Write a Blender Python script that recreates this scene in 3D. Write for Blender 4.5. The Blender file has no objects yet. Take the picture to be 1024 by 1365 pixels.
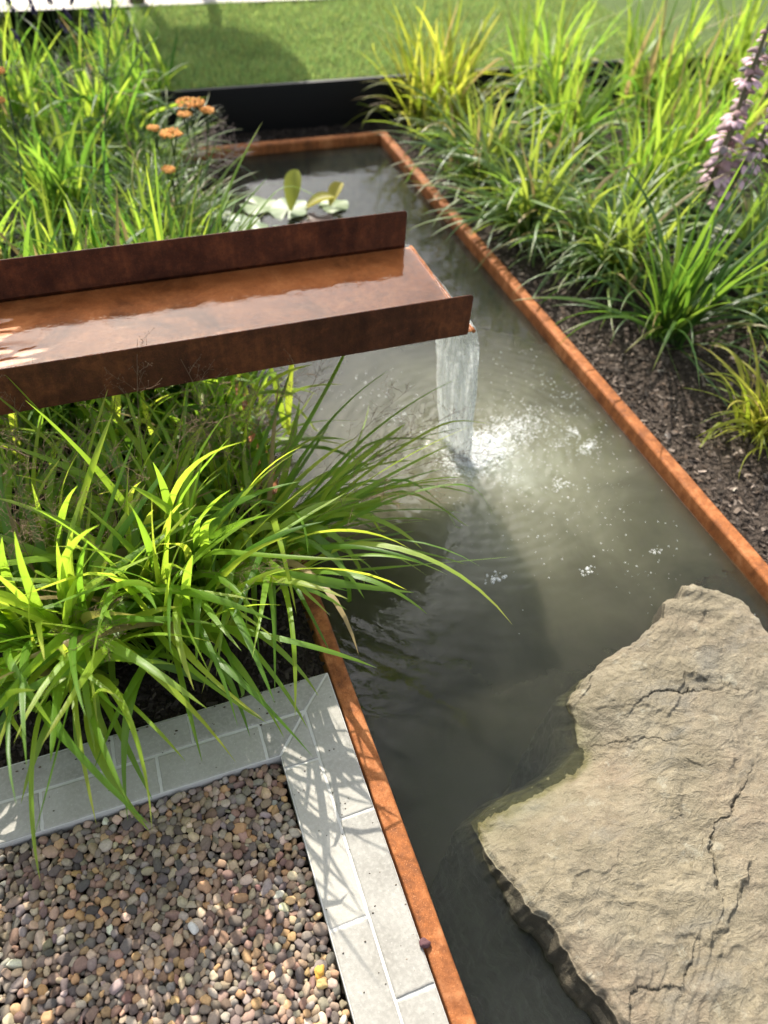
import bpy, math, random
import numpy as np
from mathutils import Matrix, Vector

# ------------------------------------------------------------------ camera, sky, sun, exposure
sc = bpy.context.scene
COL = sc.collection
CAM_H = 1.55
cam = bpy.data.cameras.new("camera")
cam.sensor_fit = 'VERTICAL'
cam.sensor_height = 36.0
cam.lens = 976.0 / 1365.0 * 36.0
cam.clip_start = 0.02
cam.clip_end = 2000.0
cam.dof.use_dof = True
cam.dof.focus_distance = 1.52
cam.dof.aperture_fstop = 2.0
camo = bpy.data.objects.new("camera", cam)
COL.objects.link(camo)
Rx = Vector((0.93911838, -0.34002156, 0.04941673))      # image right in world
Ry = Vector((0.22141055, 0.70885313, 0.66970486))       # image up in world
Rz = Vector((-0.26274329, -0.61799076, 0.74098136))     # towards the viewer
m = Matrix((Rx, Ry, Rz)).transposed().to_4x4()
m.translation = Vector((0, 0, CAM_H))
camo.matrix_world = m
sc.camera = camo

SUN = Vector((-0.04, 1.14, 1.0)).normalized()             # towards the sun
SUN_EL = math.asin(SUN.z)
SUN_AZ = math.atan2(SUN.x, SUN.y)
world = bpy.data.worlds.new("World")
sc.world = world
world.use_nodes = True
wt = world.node_tree
for n in list(wt.nodes): wt.nodes.remove(n)
sky = wt.nodes.new('ShaderNodeTexSky')
sky.sky_type = 'NISHITA'
sky.sun_disc = False
sky.sun_elevation = SUN_EL
sky.sun_rotation = SUN_AZ
sky.dust_density = 3.0
sky.air_density = 1.0
bg = wt.nodes.new('ShaderNodeBackground')
bg.inputs['Strength'].default_value = 0.082
wo = wt.nodes.new('ShaderNodeOutputWorld')
geo_ = wt.nodes.new('ShaderNodeTexCoord')
mpc = wt.nodes.new('ShaderNodeMapping'); mpc.inputs['Scale'].default_value = (1.0, 1.0, 2.2)
wt.links.new(geo_.outputs['Generated'], mpc.inputs[0])
ncl = wt.nodes.new('ShaderNodeTexNoise'); ncl.inputs['Scale'].default_value = 3.0; ncl.inputs['Detail'].default_value = 7; ncl.inputs['Roughness'].default_value = .6
wt.links.new(mpc.outputs[0], ncl.inputs['Vector'])
crl = wt.nodes.new('ShaderNodeValToRGB'); crl.color_ramp.elements[0].position = .40; crl.color_ramp.elements[1].position = .62
crl.color_ramp.elements[1].color = (.85, .85, .85, 1)
wt.links.new(ncl.outputs['Fac'], crl.inputs[0])
mxc = wt.nodes.new('ShaderNodeMix'); mxc.data_type = 'RGBA'; mxc.inputs[7].default_value = (10.5, 10.9, 11.4, 1)
wt.links.new(crl.outputs[0], mxc.inputs[0]); wt.links.new(sky.outputs[0], mxc.inputs[6])
# bright thin haze round the sun
dot_ = wt.nodes.new('ShaderNodeVectorMath'); dot_.operation = 'DOT_PRODUCT'
nrm_ = wt.nodes.new('ShaderNodeVectorMath'); nrm_.operation = 'NORMALIZE'
wt.links.new(geo_.outputs['Generated'], nrm_.inputs[0]); wt.links.new(nrm_.outputs[0], dot_.inputs[0]); dot_.inputs[1].default_value = SUN
aur = wt.nodes.new('ShaderNodeMapRange'); aur.interpolation_type = 'SMOOTHERSTEP'
aur.inputs['From Min'].default_value = math.cos(math.radians(34)); aur.inputs['From Max'].default_value = math.cos(math.radians(3))
aur.inputs['To Min'].default_value = 0.0; aur.inputs['To Max'].default_value = 1.0
wt.links.new(dot_.outputs['Value'], aur.inputs['Value'])
mxa = wt.nodes.new('ShaderNodeMix'); mxa.data_type = 'RGBA'; mxa.blend_type = 'ADD'; mxa.inputs[7].default_value = (29.0, 29.0, 28.0, 1)
wt.links.new(aur.outputs[0], mxa.inputs[0]); wt.links.new(mxc.outputs[2], mxa.inputs[6])
wt.links.new(mxa.outputs[2], bg.inputs[0])
wt.links.new(bg.outputs[0], wo.inputs[0])

sl = bpy.data.lights.new("sun", 'SUN')
sl.energy = 5.0
sl.angle = math.radians(0.5)
sl.color = (1.0, 0.93, 0.82)
so = bpy.data.objects.new("sun", sl)
COL.objects.link(so)
so.rotation_euler = (-SUN).to_track_quat('-Z', 'Y').to_euler()

sc.view_settings.view_transform = 'Standard'
sc.view_settings.look = 'None'
sc.view_settings.exposure = 0.95
sc.view_settings.gamma = 1.0
sc.cycles.use_denoising = True
sc.cycles.transparent_max_bounces = 16
sc.cycles.max_bounces = 8
sc.cycles.sample_clamp_indirect = 6.0

# ------------------------------------------------------------------ helpers
RNG = np.random.default_rng(7)
random.seed(7)


def obj_props(o, label=None, cat=None, group=None, kind=None):
    if label: o['label'] = label
    if cat: o['category'] = cat
    if group: o['group'] = group
    if kind: o['kind'] = kind
    return o


def mk(name, V, F, mat, parent=None, C=None, smooth=True, loc=None):
    """One mesh object from a vertex array and one or more face arrays (each of one face size)."""
    V = np.asarray(V, dtype=np.float32)
    if not isinstance(F, (list, tuple)): F = [F]
    F = [np.asarray(f, dtype=np.int32) for f in F if len(f)]
    if loc is None:
        loc = parent['_loc'] if parent is not None and '_loc' in parent.keys() else (0, 0, 0)
    V = V - np.array(loc, dtype=np.float32)
    me = bpy.data.meshes.new(name)
    me.vertices.add(len(V))
    me.vertices.foreach_set('co', V.ravel())
    tot = np.concatenate([np.full(len(f), f.shape[1], dtype=np.int32) for f in F])
    idx = np.concatenate([f.ravel() for f in F])
    start = np.concatenate([[0], np.cumsum(tot)[:-1]]).astype(np.int32)
    me.loops.add(len(idx))
    me.loops.foreach_set('vertex_index', idx)
    me.polygons.add(len(tot))
    me.polygons.foreach_set('loop_start', start)
    me.polygons.foreach_set('loop_total', tot)
    me.polygons.foreach_set('use_smooth', np.full(len(tot), smooth, dtype=bool))
    me.update(calc_edges=True)
    if C is not None:
        a = me.color_attributes.new('col', 'FLOAT_COLOR', 'POINT')
        C = np.asarray(C, dtype=np.float32)
        a.data.foreach_set('color', C.ravel())
    me.validate()
    if mat is not None: me.materials.append(mat)
    o = bpy.data.objects.new(name, me)
    COL.objects.link(o)
    if parent is not None: o.parent = parent
    else: o.location = loc
    return o


def thing(name, loc, label, cat, group=None):
    o = bpy.data.objects.new(name, None)
    COL.objects.link(o)
    o.location = loc
    o['_loc'] = tuple(float(v) for v in loc)
    o.empty_display_size = 0.05
    return obj_props(o, label, cat, group, 'thing')


class MB:
    """Collects quads/tris shapes into one mesh."""
    def __init__(s): s.V = []; s.Q = []; s.T = []; s.C = []; s.n = 0
    def add(s, V, Q=None, T=None, C=None):
        V = np.asarray(V, float)
        s.V.append(V)
        if Q is not None and len(Q): s.Q.append(np.asarray(Q) + s.n)
        if T is not None and len(T): s.T.append(np.asarray(T) + s.n)
        if C is None: C = np.zeros((len(V), 4))
        C = np.asarray(C, float)
        if C.ndim == 1: C = np.tile(C, (len(V), 1))
        s.C.append(C)
        s.n += len(V)
    def build(s, name, mat, parent=None, smooth=True, loc=None):
        F = []
        if s.Q: F.append(np.concatenate(s.Q))
        if s.T: F.append(np.concatenate(s.T))
        return mk(name, np.concatenate(s.V), F, mat, parent, np.concatenate(s.C), smooth, loc)


def tube(P, r, k=6, cap=True):
    """Swept tube along points P with radius r (scalar or per point)."""
    P = np.asarray(P, float); n = len(P)
    r = np.broadcast_to(np.asarray(r, float), (n,))
    T = np.gradient(P, axis=0); T /= np.linalg.norm(T, axis=1, keepdims=True) + 1e-12
    ref = np.array([0, 0, 1.0]) if abs(T[:, 2]).mean() < .8 else np.array([1.0, 0, 0])
    A = np.cross(T, ref); A /= np.linalg.norm(A, axis=1, keepdims=True) + 1e-12
    B = np.cross(T, A)
    a = np.linspace(0, 2*np.pi, k, endpoint=False)
    V = P[:, None] + r[:, None, None]*(np.cos(a)[None, :, None]*A[:, None] + np.sin(a)[None, :, None]*B[:, None])
    V = V.reshape(-1, 3)
    i = np.arange(n-1)[:, None]*k; j = np.arange(k)[None]; jn = (j+1) % k
    Q = np.stack([i+j, i+jn, i+k+jn, i+k+j], -1).reshape(-1, 4)
    T3 = []
    if cap:
        V = np.vstack([V, P[0], P[-1]])
        c0, c1 = n*k, n*k+1
        T3 = [(c0, (q+1) % k, q) for q in range(k)] + [(c1, (n-1)*k+q, (n-1)*k+(q+1) % k) for q in range(k)]
    return V, Q, T3


def rbox(x0, x1, y0, y1, z0, z1, r=0.004, seg=2):
    """Box with rounded edges: returns V, Q (superellipsoid-like rounding via grid)."""
    def ax(a, b):
        t = [a + r*(1-math.cos(math.pi/2*i/seg)) for i in range(seg)]
        u = [b - r*(1-math.cos(math.pi/2*i/seg)) for i in range(seg)][::-1]
        return np.array(t + [a+r, b-r] + u)
    X, Y, Z = ax(x0, x1), ax(y0, y1), ax(z0, z1)
    V = []; Q = []; n = 0
    lo = np.array([x0+r, y0+r, z0+r]); hi = np.array([x1-r, y1-r, z1-r])
    for d in range(3):
        u, v = [(1, 2), (2, 0), (0, 1)][d]
        axs = [X, Y, Z]
        U, W = np.meshgrid(axs[u], axs[v], indexing='ij')
        for s in (0, 1):
            P = np.zeros(U.shape + (3,))
            P[..., u] = U; P[..., v] = W; P[..., d] = (axs[d][0], axs[d][-1])[s]
            P = P.reshape(-1, 3)
            c = np.clip(P, lo, hi); dd = P-c
            nn = np.linalg.norm(dd, axis=1, keepdims=True)
            P = c + dd/np.maximum(nn, 1e-9)*r
            a, b = U.shape
            i = np.arange(a-1)[:, None]*b + np.arange(b-1)[None]
            q = np.stack([i, i+b, i+b+1, i+1], -1).reshape(-1, 4)
            if s == 0: q = q[:, ::-1]
            V.append(P); Q.append(q+n); n += len(P)
    return np.vstack(V), np.vstack(Q)


# value noise --------------------------------------------------------
_tab = np.random.default_rng(3).random(4096)
def _h(i, j, k=0):
    return _tab[(i*73856093 ^ j*19349663 ^ k*83492791) & 4095]
def vnoise(x, y, z=None):
    x = np.asarray(x, float); y = np.asarray(y, float)
    z = np.zeros_like(x) if z is None else np.asarray(z, float)
    xi, yi, zi = np.floor(x).astype(np.int64), np.floor(y).astype(np.int64), np.floor(z).astype(np.int64)
    fx, fy, fz = x-xi, y-yi, z-zi
    fx, fy, fz = [t*t*t*(t*(t*6-15)+10) for t in (fx, fy, fz)]
    r = 0
    for a in (0, 1):
        for b in (0, 1):
            for c in (0, 1):
                w = (fx if a else 1-fx)*(fy if b else 1-fy)*(fz if c else 1-fz)
                r = r + w*_h(xi+a, yi+b, zi+c)
    return r*2-1
def fbm(x, y, z=None, oct=5, gain=.5, lac=2.03):
    s = 0; a = 1.0; t = 0
    x = np.asarray(x, float); y = np.asarray(y, float)
    for o in range(oct):
        s = s + a*vnoise(x+o*17.3, y-o*9.1, None if z is None else z+o*5.7); t += a
        a *= gain; x = x*lac; y = y*lac
        if z is not None: z = z*lac
    return s/t
def sstep(a, b, x):
    t = np.clip((x-a)/(b-a), 0, 1); return t*t*(3-2*t)


# ------------------------------------------------------------------ materials
class NT:
    def __init__(s, name):
        s.m = bpy.data.materials.new(name); s.m.use_nodes = True
        s.t = s.m.node_tree
        for n in list(s.t.nodes): s.t.nodes.remove(n)
        s.out = s.t.nodes.new('ShaderNodeOutputMaterial')
    def n(s, typ, **kw):
        nd = s.t.nodes.new(typ)
        for k, v in kw.items(): setattr(nd, k, v)
        return nd
    def l(s, a, b): s.t.links.new(a, b)
    def val(s, sock, v):
        if hasattr(v, 'is_output') or isinstance(v, bpy.types.NodeSocket): s.l(v, sock)
        else: sock.default_value = v
    def coord(s): return s.n('ShaderNodeTexCoord').outputs['Object']
    def pos(s): return s.n('ShaderNodeNewGeometry').outputs['Position']
    def mapping(s, v, scale=(1, 1, 1), rot=(0, 0, 0)):
        mp = s.n('ShaderNodeMapping'); s.l(v, mp.inputs[0]); mp.inputs['Scale'].default_value = scale; mp.inputs['Rotation'].default_value = rot
        return mp.outputs[0]
    def noise(s, v, scale, detail=4, rough=.55, dist=0.0):
        nd = s.n('ShaderNodeTexNoise'); s.l(v, nd.inputs['Vector']); nd.inputs['Scale'].default_value = scale
        nd.inputs['Detail'].default_value = detail; nd.inputs['Roughness'].default_value = rough; nd.inputs['Distortion'].default_value = dist
        return nd.outputs['Fac']
    def voronoi(s, v, scale, feature='F1', out='Distance'):
        nd = s.n('ShaderNodeTexVoronoi', feature=feature); s.l(v, nd.inputs['Vector']); nd.inputs['Scale'].default_value = scale
        return nd.outputs[out]
    def ramp(s, f, stops, interp='LINEAR'):
        nd = s.n('ShaderNodeValToRGB'); s.l(f, nd.inputs[0]); cr = nd.color_ramp; cr.interpolation = interp
        while len(cr.elements) < len(stops): cr.elements.new(.5)
        for e, (p, c) in zip(cr.elements, stops):
            e.position = p; e.color = (c[0], c[1], c[2], 1) if hasattr(c, '__len__') else (c, c, c, 1)
        return nd.outputs[0]
    def math(s, op, a, b=None, clamp=False):
        nd = s.n('ShaderNodeMath', operation=op, use_clamp=clamp); s.val(nd.inputs[0], a)
        if b is not None: s.val(nd.inputs[1], b)
        return nd.outputs[0]
    def mix(s, f, a, b, mode='MIX'):
        nd = s.n('ShaderNodeMix', data_type='RGBA', blend_type=mode)
        s.val(nd.inputs[0], f)
        for sock, v in ((nd.inputs[6], a), (nd.inputs[7], b)):
            if isinstance(v, (tuple, list)): v = (v[0], v[1], v[2], 1)
            s.val(sock, v)
        return nd.outputs[2]
    def bump(s, h, strength=.5, dist=.002, normal=None):
        nd = s.n('ShaderNodeBump'); s.l(h, nd.inputs['Height']); nd.inputs['Strength'].default_value = strength; nd.inputs['Distance'].default_value = dist
        if normal is not None: s.l(normal, nd.inputs['Normal'])
        return nd.outputs[0]
    def attr(s, name='col'):
        a = s.n('ShaderNodeAttribute', attribute_name=name)
        sp = s.n('ShaderNodeSeparateColor'); s.l(a.outputs['Color'], sp.inputs[0])
        return a.outputs['Color'], sp.outputs[0], sp.outputs[1], sp.outputs[2]
    def sep(s, v):
        sp = s.n('ShaderNodeSeparateXYZ'); s.l(v, sp.inputs[0]); return sp.outputs
    def bsdf(s, color, rough=.6, spec=.5, normal=None, metallic=0.0, coat=0.0):
        b = s.n('ShaderNodeBsdfPrincipled')
        if isinstance(color, tuple): color = (*color, 1)
        s.val(b.inputs['Base Color'], color); s.val(b.inputs['Roughness'], rough)
        s.val(b.inputs['Specular IOR Level'], spec); s.val(b.inputs['Metallic'], metallic)
        if coat: b.inputs['Coat Weight'].default_value = coat
        if normal is not None: s.l(normal, b.inputs['Normal'])
        return b.outputs[0]
    def mixs(s, f, a, b):
        nd = s.n('ShaderNodeMixShader'); s.val(nd.inputs[0], f); s.l(a, nd.inputs[1]); s.l(b, nd.inputs[2]); return nd.outputs[0]
    def done(s, sh): s.l(sh, s.out.inputs['Surface']); return s.m


def mat_rust(name, dark, mid, light, spec=.3, streak=True, rough=.75, bias=.5):
    t = NT(name); p = t.pos()
    n1 = t.noise(p, 9, 6, .65, .4); n2 = t.noise(p, 60, 5, .6); n3 = t.noise(p, 260, 3, .6)
    f = t.math('ADD', t.math('MULTIPLY', n1, .55), t.math('ADD', t.math('MULTIPLY', n2, .3), t.math('MULTIPLY', n3, .15)))
    if streak:
        s_ = t.noise(t.mapping(p, (40, 40, 4)), 1.0, 4, .6)
        f = t.math('ADD', t.math('MULTIPLY', f, .75), t.math('MULTIPLY', s_, .25))
    c = t.ramp(f, [(bias-.14, dark), (bias, mid), (bias+.13, light)])
    spk = t.ramp(t.noise(p, 420, 2, .5), [(.60, 0.0), (.70, 1.0)])
    c = t.mix(t.math('MULTIPLY', spk, .45), c, tuple(v*1.5 for v in light))
    drk = t.ramp(t.noise(p, 330, 2, .5), [(.28, 1.0), (.38, 0.0)])
    c = t.mix(t.math('MULTIPLY', drk, .6), c, tuple(v*.6 for v in dark))
    big = t.noise(p, 5.5, 5, .7, .6)
    c = t.mix(t.ramp(big, [(.36, .75), (.52, 0.0)]), c, t.mix(1.0, c, (.42, .40, .42), 'MULTIPLY'))
    b = t.bump(t.math('ADD', t.math('MULTIPLY', n2, .5), n3), .45, .0012)
    return t.done(t.bsdf(c, t.ramp(n2, [(.3, rough-.12), (.7, rough+.1)]), spec, b))


def mat_grass(name, greens, trans, tip=(.30, .24, .06), rough=.42, tfac=.45, spec=.35, vein=9.0, tipamt=.6):
    """col = (random, along, across, random2)"""
    t = NT(name); c, r, s_, b_ = t.attr()
    col = t.ramp(r, [(0, greens[0]), (.4, greens[1]), (.75, greens[2]), (1, greens[3])])
    w = t.math('SINE', t.math('MULTIPLY', b_, vein*6.283))
    p = t.pos()
    blotch = t.noise(p, 45, 3, .6)
    col = t.mix(t.math('MULTIPLY', t.math('ADD', t.math('MULTIPLY', w, .5), .5), .28), col, t.mix(1.0, col, (.45, .55, .4), 'MULTIPLY'))
    col = t.mix(t.math('MULTIPLY', blotch, .35), col, t.mix(1.0, col, (1.5, 1.3, 1.0), 'MULTIPLY'))
    tf = t.math('MULTIPLY', t.ramp(s_, [(.78, 0.0), (1.0, 1.0)]), t.math('MULTIPLY', t.ramp(r, [(.25, 0.0), (.8, 1.0)]), tipamt))
    col = t.mix(tf, col, tip)
    # pale midrib
    rib = t.ramp(t.math('ABSOLUTE', t.math('SUBTRACT', b_, .5)), [(.0, 1.0), (.06, 0.0)])
    col = t.mix(t.math('MULTIPLY', rib, .3), col, (.22, .28, .09))
    bm = t.bump(w, .25, .0006)
    straw = t.ramp(r, [(.955, 0.0), (.965, 1.0)])
    col = t.mix(straw, col, (.34, .26, .12))
    sh = t.bsdf(col, rough, spec, bm)
    tr = t.n('ShaderNodeBsdfTranslucent')
    tc = t.ramp(r, [(0, trans[0]), (.5, trans[1]), (1, trans[2])])
    tc = t.mix(t.math('MULTIPLY', t.math('ADD', t.math('MULTIPLY', w, .5), .5), .25), tc, t.mix(1.0, tc, (.55, .6, .5), 'MULTIPLY'))
    tc = t.mix(straw, tc, (.40, .30, .12))
    t.l(tc, tr.inputs[0])
    return t.done(t.mixs(tfac, sh, tr.outputs[0]))


def mat_simple(name, color, rough=.7, spec=.3, nscale=40, namt=.35, bump=.3, bdist=.002, trans=None):
    t = NT(name); p = t.pos()
    n = t.noise(p, nscale, 5, .6)
    c = t.mix(t.math('MULTIPLY', n, namt*1.6), color, tuple(v*.45 for v in color))
    sh = t.bsdf(c, rough, spec, t.bump(n, bump, bdist))
    if trans:
        tr = t.n('ShaderNodeBsdfTranslucent'); tr.inputs[0].default_value = (*trans, 1)
        sh = t.mixs(.4, sh, tr.outputs[0])
    return t.done(sh)


M = {}
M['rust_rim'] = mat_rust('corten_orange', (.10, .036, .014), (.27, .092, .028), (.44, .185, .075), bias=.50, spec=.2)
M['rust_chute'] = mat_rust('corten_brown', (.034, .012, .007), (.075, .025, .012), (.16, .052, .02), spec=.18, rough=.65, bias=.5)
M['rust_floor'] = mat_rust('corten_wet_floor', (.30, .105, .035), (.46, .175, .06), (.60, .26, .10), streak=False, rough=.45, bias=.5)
M['grass_broad'] = mat_grass('broad_blades', [(.06, .14, .015), (.11, .23, .022), (.18, .31, .03), (.26, .36, .045)],
                             [(.22, .44, .03), (.46, .68, .05), (.76, .84, .08)], tfac=.5, rough=.36, spec=.45)
M['grass_back'] = mat_grass('sunlit_blades', [(.04, .10, .015), (.08, .18, .022), (.13, .23, .028), (.20, .26, .04)],
                            [(.09, .24, .03), (.25, .45, .045), (.56, .68, .07)], tfac=.5)
M['grass_grey'] = mat_grass('grey_green_blades', [(.04, .095, .026), (.07, .145, .04), (.10, .18, .05), (.15, .21, .06)],
                            [(.14, .27, .04), (.28, .42, .05), (.48, .56, .07)], tfac=.40, rough=.34, spec=.55)
M['grass_strap'] = mat_grass('dark_strap_blades', [(.018, .052, .012), (.028, .075, .015), (.045, .10, .02), (.08, .14, .03)],
                             [(.08, .19, .02), (.18, .34, .03), (.32, .46, .05)], tfac=.42, rough=.32, spec=.5, vein=6)
M['grass_yellow'] = mat_grass('yellow_blades', [(.10, .15, .02), (.17, .21, .025), (.24, .25, .03), (.30, .28, .06)],
                              [(.34, .46, .03), (.56, .60, .05), (.74, .70, .12)], tfac=.5)
M['seed'] = mat_simple('seed_heads', (.22, .145, .09), .8, .2, 200, .5, .1)
M['seed_grey'] = mat_simple('grey_seed_heads', (.24, .19, .17), .8, .2, 200, .5, .1)
M['stem'] = mat_simple('green_stems', (.06, .11, .03), .6, .3, 90, .3, .1, trans=(.10, .18, .03))
M['black_steel'] = mat_simple('black_steel', (.006, .006, .0065), .55, .2, 30, .4, .1)
M['bark'] = mat_simple('bark', (.10, .07, .05), .9, .2, 60, .6, .8, .006)


def mat_stone():
    t = NT('limestone_slab'); p = t.pos(); c, r, g_, b_ = t.attr()
    base = t.ramp(r, [(0, (.21, .20, .178)), (.5, (.285, .272, .238)), (1, (.36, .34, .292))])
    n1 = t.noise(p, 14, 5, .6); n2 = t.noise(p, 120, 4, .6); n3 = t.noise(p, 600, 3, .5)
    c = t.mix(t.ramp(n1, [(.35, 0.0), (.7, .5)]), base, (.38, .37, .34))
    c = t.mix(t.ramp(n2, [(.45, 0.0), (.75, .42)]), c, (.44, .425, .38))
    pit = t.ramp(n3, [(.28, 1.0), (.40, 0.0)])
    c = t.mix(t.math('MULTIPLY', pit, .45), c, (.20, .19, .17))
    foss = t.ramp(t.voronoi(p, 95), [(.0, .35), (.16, 0.0)])
    c = t.mix(foss, c, (.64, .62, .57))
    bm = t.bump(t.math('ADD', t.math('MULTIPLY', n2, .7), t.math('MULTIPLY', n3, .5)), .55, .0016)
    return t.done(t.bsdf(c, .72, .3, bm))
M['stone'] = mat_stone()
M['mortar'] = mat_simple('pale_mortar', (.52, .51, .48), .95, .1, 150, .25, .4, .002)


def mat_gravel():
    t = NT('river_pebbles'); col, r, g_, b_ = t.attr(); p = t.pos()
    n = t.noise(p, 260, 4, .65); n2 = t.noise(p, 900, 2, .5)
    c = t.mix(t.ramp(n, [(.35, 0.0), (.75, .55)]), col, t.mix(1.0, col, (.55, .53, .55), 'MULTIPLY'))
    c = t.mix(t.ramp(n2, [(.55, 0.0), (.8, .4)]), c, t.mix(1.0, col, (1.5, 1.45, 1.35), 'MULTIPLY'))
    return t.done(t.bsdf(c, .8, .18, t.bump(n, .5, .0014)))
M['gravel'] = mat_gravel()


def mat_soil(name, dark, light):
    t = NT(name); p = t.pos()
    n1 = t.noise(p, 22, 6, .7); n2 = t.noise(p, 140, 5, .65)
    v = t.voronoi(t.mapping(p, (1, .55, 1)), 130)
    c = t.mix(t.ramp(n2, [(.35, 0.0), (.7, 1.0)]), dark, light)
    c = t.mix(t.ramp(v, [(.0, .6), (.5, 0.0)]), c, tuple(x*1.5 for x in light))
    return t.done(t.bsdf(c, .95, .15, t.bump(t.math('ADD', n2, v), 1.0, .008)))
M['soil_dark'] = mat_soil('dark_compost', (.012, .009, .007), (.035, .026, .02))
M['soil'] = mat_soil('bark_mulch_soil', (.025, .019, .015), (.085, .066, .053))


def mat_chip():
    t = NT('bark_chips'); col, r, g_, b_ = t.attr(); p = t.pos()
    n = t.noise(t.mapping(p, (300, 300, 300)), 1, 3, .6)
    c = t.mix(t.math('MULTIPLY', n, .8), col, t.mix(1.0, col, (.4, .4, .4), 'MULTIPLY'))
    return t.done(t.bsdf(c, .9, .2, t.bump(n, .5, .001)))
M['chip'] = mat_chip()


def mat_vcol(name, rough=.6, trans=.0, spec=.3, nscale=120):
    t = NT(name); col, r, g_, b_ = t.attr(); p = t.pos()
    n = t.noise(p, nscale, 4, .6)
    c = t.mix(t.math('MULTIPLY', n, .5), col, t.mix(1.0, col, (.6, .6, .6), 'MULTIPLY'))
    sh = t.bsdf(c, rough, spec, t.bump(n, .3, .001))
    if trans:
        tr = t.n('ShaderNodeBsdfTranslucent'); t.l(c, tr.inputs[0]); sh = t.mixs(trans, sh, tr.outputs[0])
    return t.done(sh)
M['flower'] = mat_vcol('petals', .7, .35)
M['leaf'] = mat_vcol('leaf', .45, .4, .4, 60)
M['lawn'] = mat_vcol('lawn_blades', .6, .4, .2, 30)


def mat_rock():
    t = NT('sandstone'); p = t.pos(); z = t.sep(p)[2]
    n0 = t.noise(p, 3.2, 5, .6, .3); n1 = t.noise(p, 11, 6, .65, .6); n2 = t.noise(p, 70, 5, .65); n3 = t.noise(p, 380, 4, .6)
    st = t.noise(t.mapping(p, (9, 4, 30), (0, 0, .6)), 1.0, 5, .6, .8)
    c = t.ramp(n1, [(.25, (.118, .100, .064)), (.5, (.168, .142, .094)), (.75, (.220, .186, .124))])
    c = t.mix(t.ramp(n0, [(.45, 0.0), (.68, .55)]), c, (.225, .165, .118))            # pinkish patches
    c = t.mix(t.ramp(st, [(.5, 0.0), (.75, .4)]), c, (.275, .232, .155))
    gr = t.noise(p, 5.5, 4, .6)
    c = t.mix(t.ramp(gr, [(.5, 0.0), (.72, .45)]), c, (.155, .146, .118))            # greyer patches
    c = t.mix(t.ramp(n2, [(.3, .55), (.5, 0.0)]), c, (.12, .105, .075))
    sp = t.noise(t.mapping(p, (5, 11, 8), (0, 0, .5)), 1.0, 7, .7, .8)
    c = t.mix(t.ramp(sp, [(.30, .6), (.47, 0.0)]), c, (.135, .13, .112))
    c = t.mix(t.ramp(sp, [(.56, 0.0), (.70, .5)]), c, (.31, .27, .19))
    lic = t.noise(p, 17, 5, .7)
    c = t.mix(t.ramp(lic, [(.60, 0.0), (.66, .35)]), c, (.33, .32, .25))
    c = t.mix(t.ramp(n3, [(.52, 0.0), (.75, .45)]), c, (.38, .34, .25))
    c = t.mix(t.ramp(n3, [(.28, .55), (.40, 0.0)]), c, (.085, .072, .05))
    # algae and wet band where the stone meets the water
    zz = t.math('ADD', z, t.math('MULTIPLY', t.math('SUBTRACT', n1, .5), .022))
    wet = t.ramp(t.math('ADD', t.math('MULTIPLY', zz, 10.0), .5), [(.07, 1.0), (.155, 0.0)])
    alg = t.mix(t.ramp(n2, [(.3, 0.0), (.7, 1.0)]), (.055, .046, .013), (.11, .09, .028))
    c = t.mix(wet, c, alg)
    grn = t.ramp(t.math('ADD', t.math('MULTIPLY', zz, 10.0), .5), [(.1, .42), (.45, 0.0)])
    c = t.mix(t.math('MULTIPLY', grn, t.ramp(gr, [(.35, 0.0), (.6, 1.0)])), c, (.17, .165, .085))
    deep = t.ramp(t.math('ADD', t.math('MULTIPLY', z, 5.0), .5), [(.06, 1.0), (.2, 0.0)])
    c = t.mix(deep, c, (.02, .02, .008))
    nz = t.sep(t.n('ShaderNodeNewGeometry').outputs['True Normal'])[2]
    c = t.mix(t.math('MULTIPLY', t.ramp(nz, [(.25, 1.0), (.55, 0.0)]), .85), c, (.035, .030, .018))  # steep faces darkened: wet algae stain with side shade painted in
    flk = t.math('ABSOLUTE', t.math('SUBTRACT', t.noise(t.mapping(p, (24, 42, 30), (0, 0, .55)), 1.0, 7, .66, .9), .5))
    bm = t.bump(n2, .55, .005); bm = t.bump(n3, .6, .0018, bm); bm = t.bump(flk, .9, .016, bm)
    bm = t.bump(t.noise(t.mapping(p, (60, 22, 60), (0, 0, .5)), 1.0, 6, .7, .4), .8, .004, bm)
    rg = t.mix(wet, (.8, .8, .8), (.3, .3, .3))
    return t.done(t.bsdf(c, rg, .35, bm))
M['rock'] = mat_rock()

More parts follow.
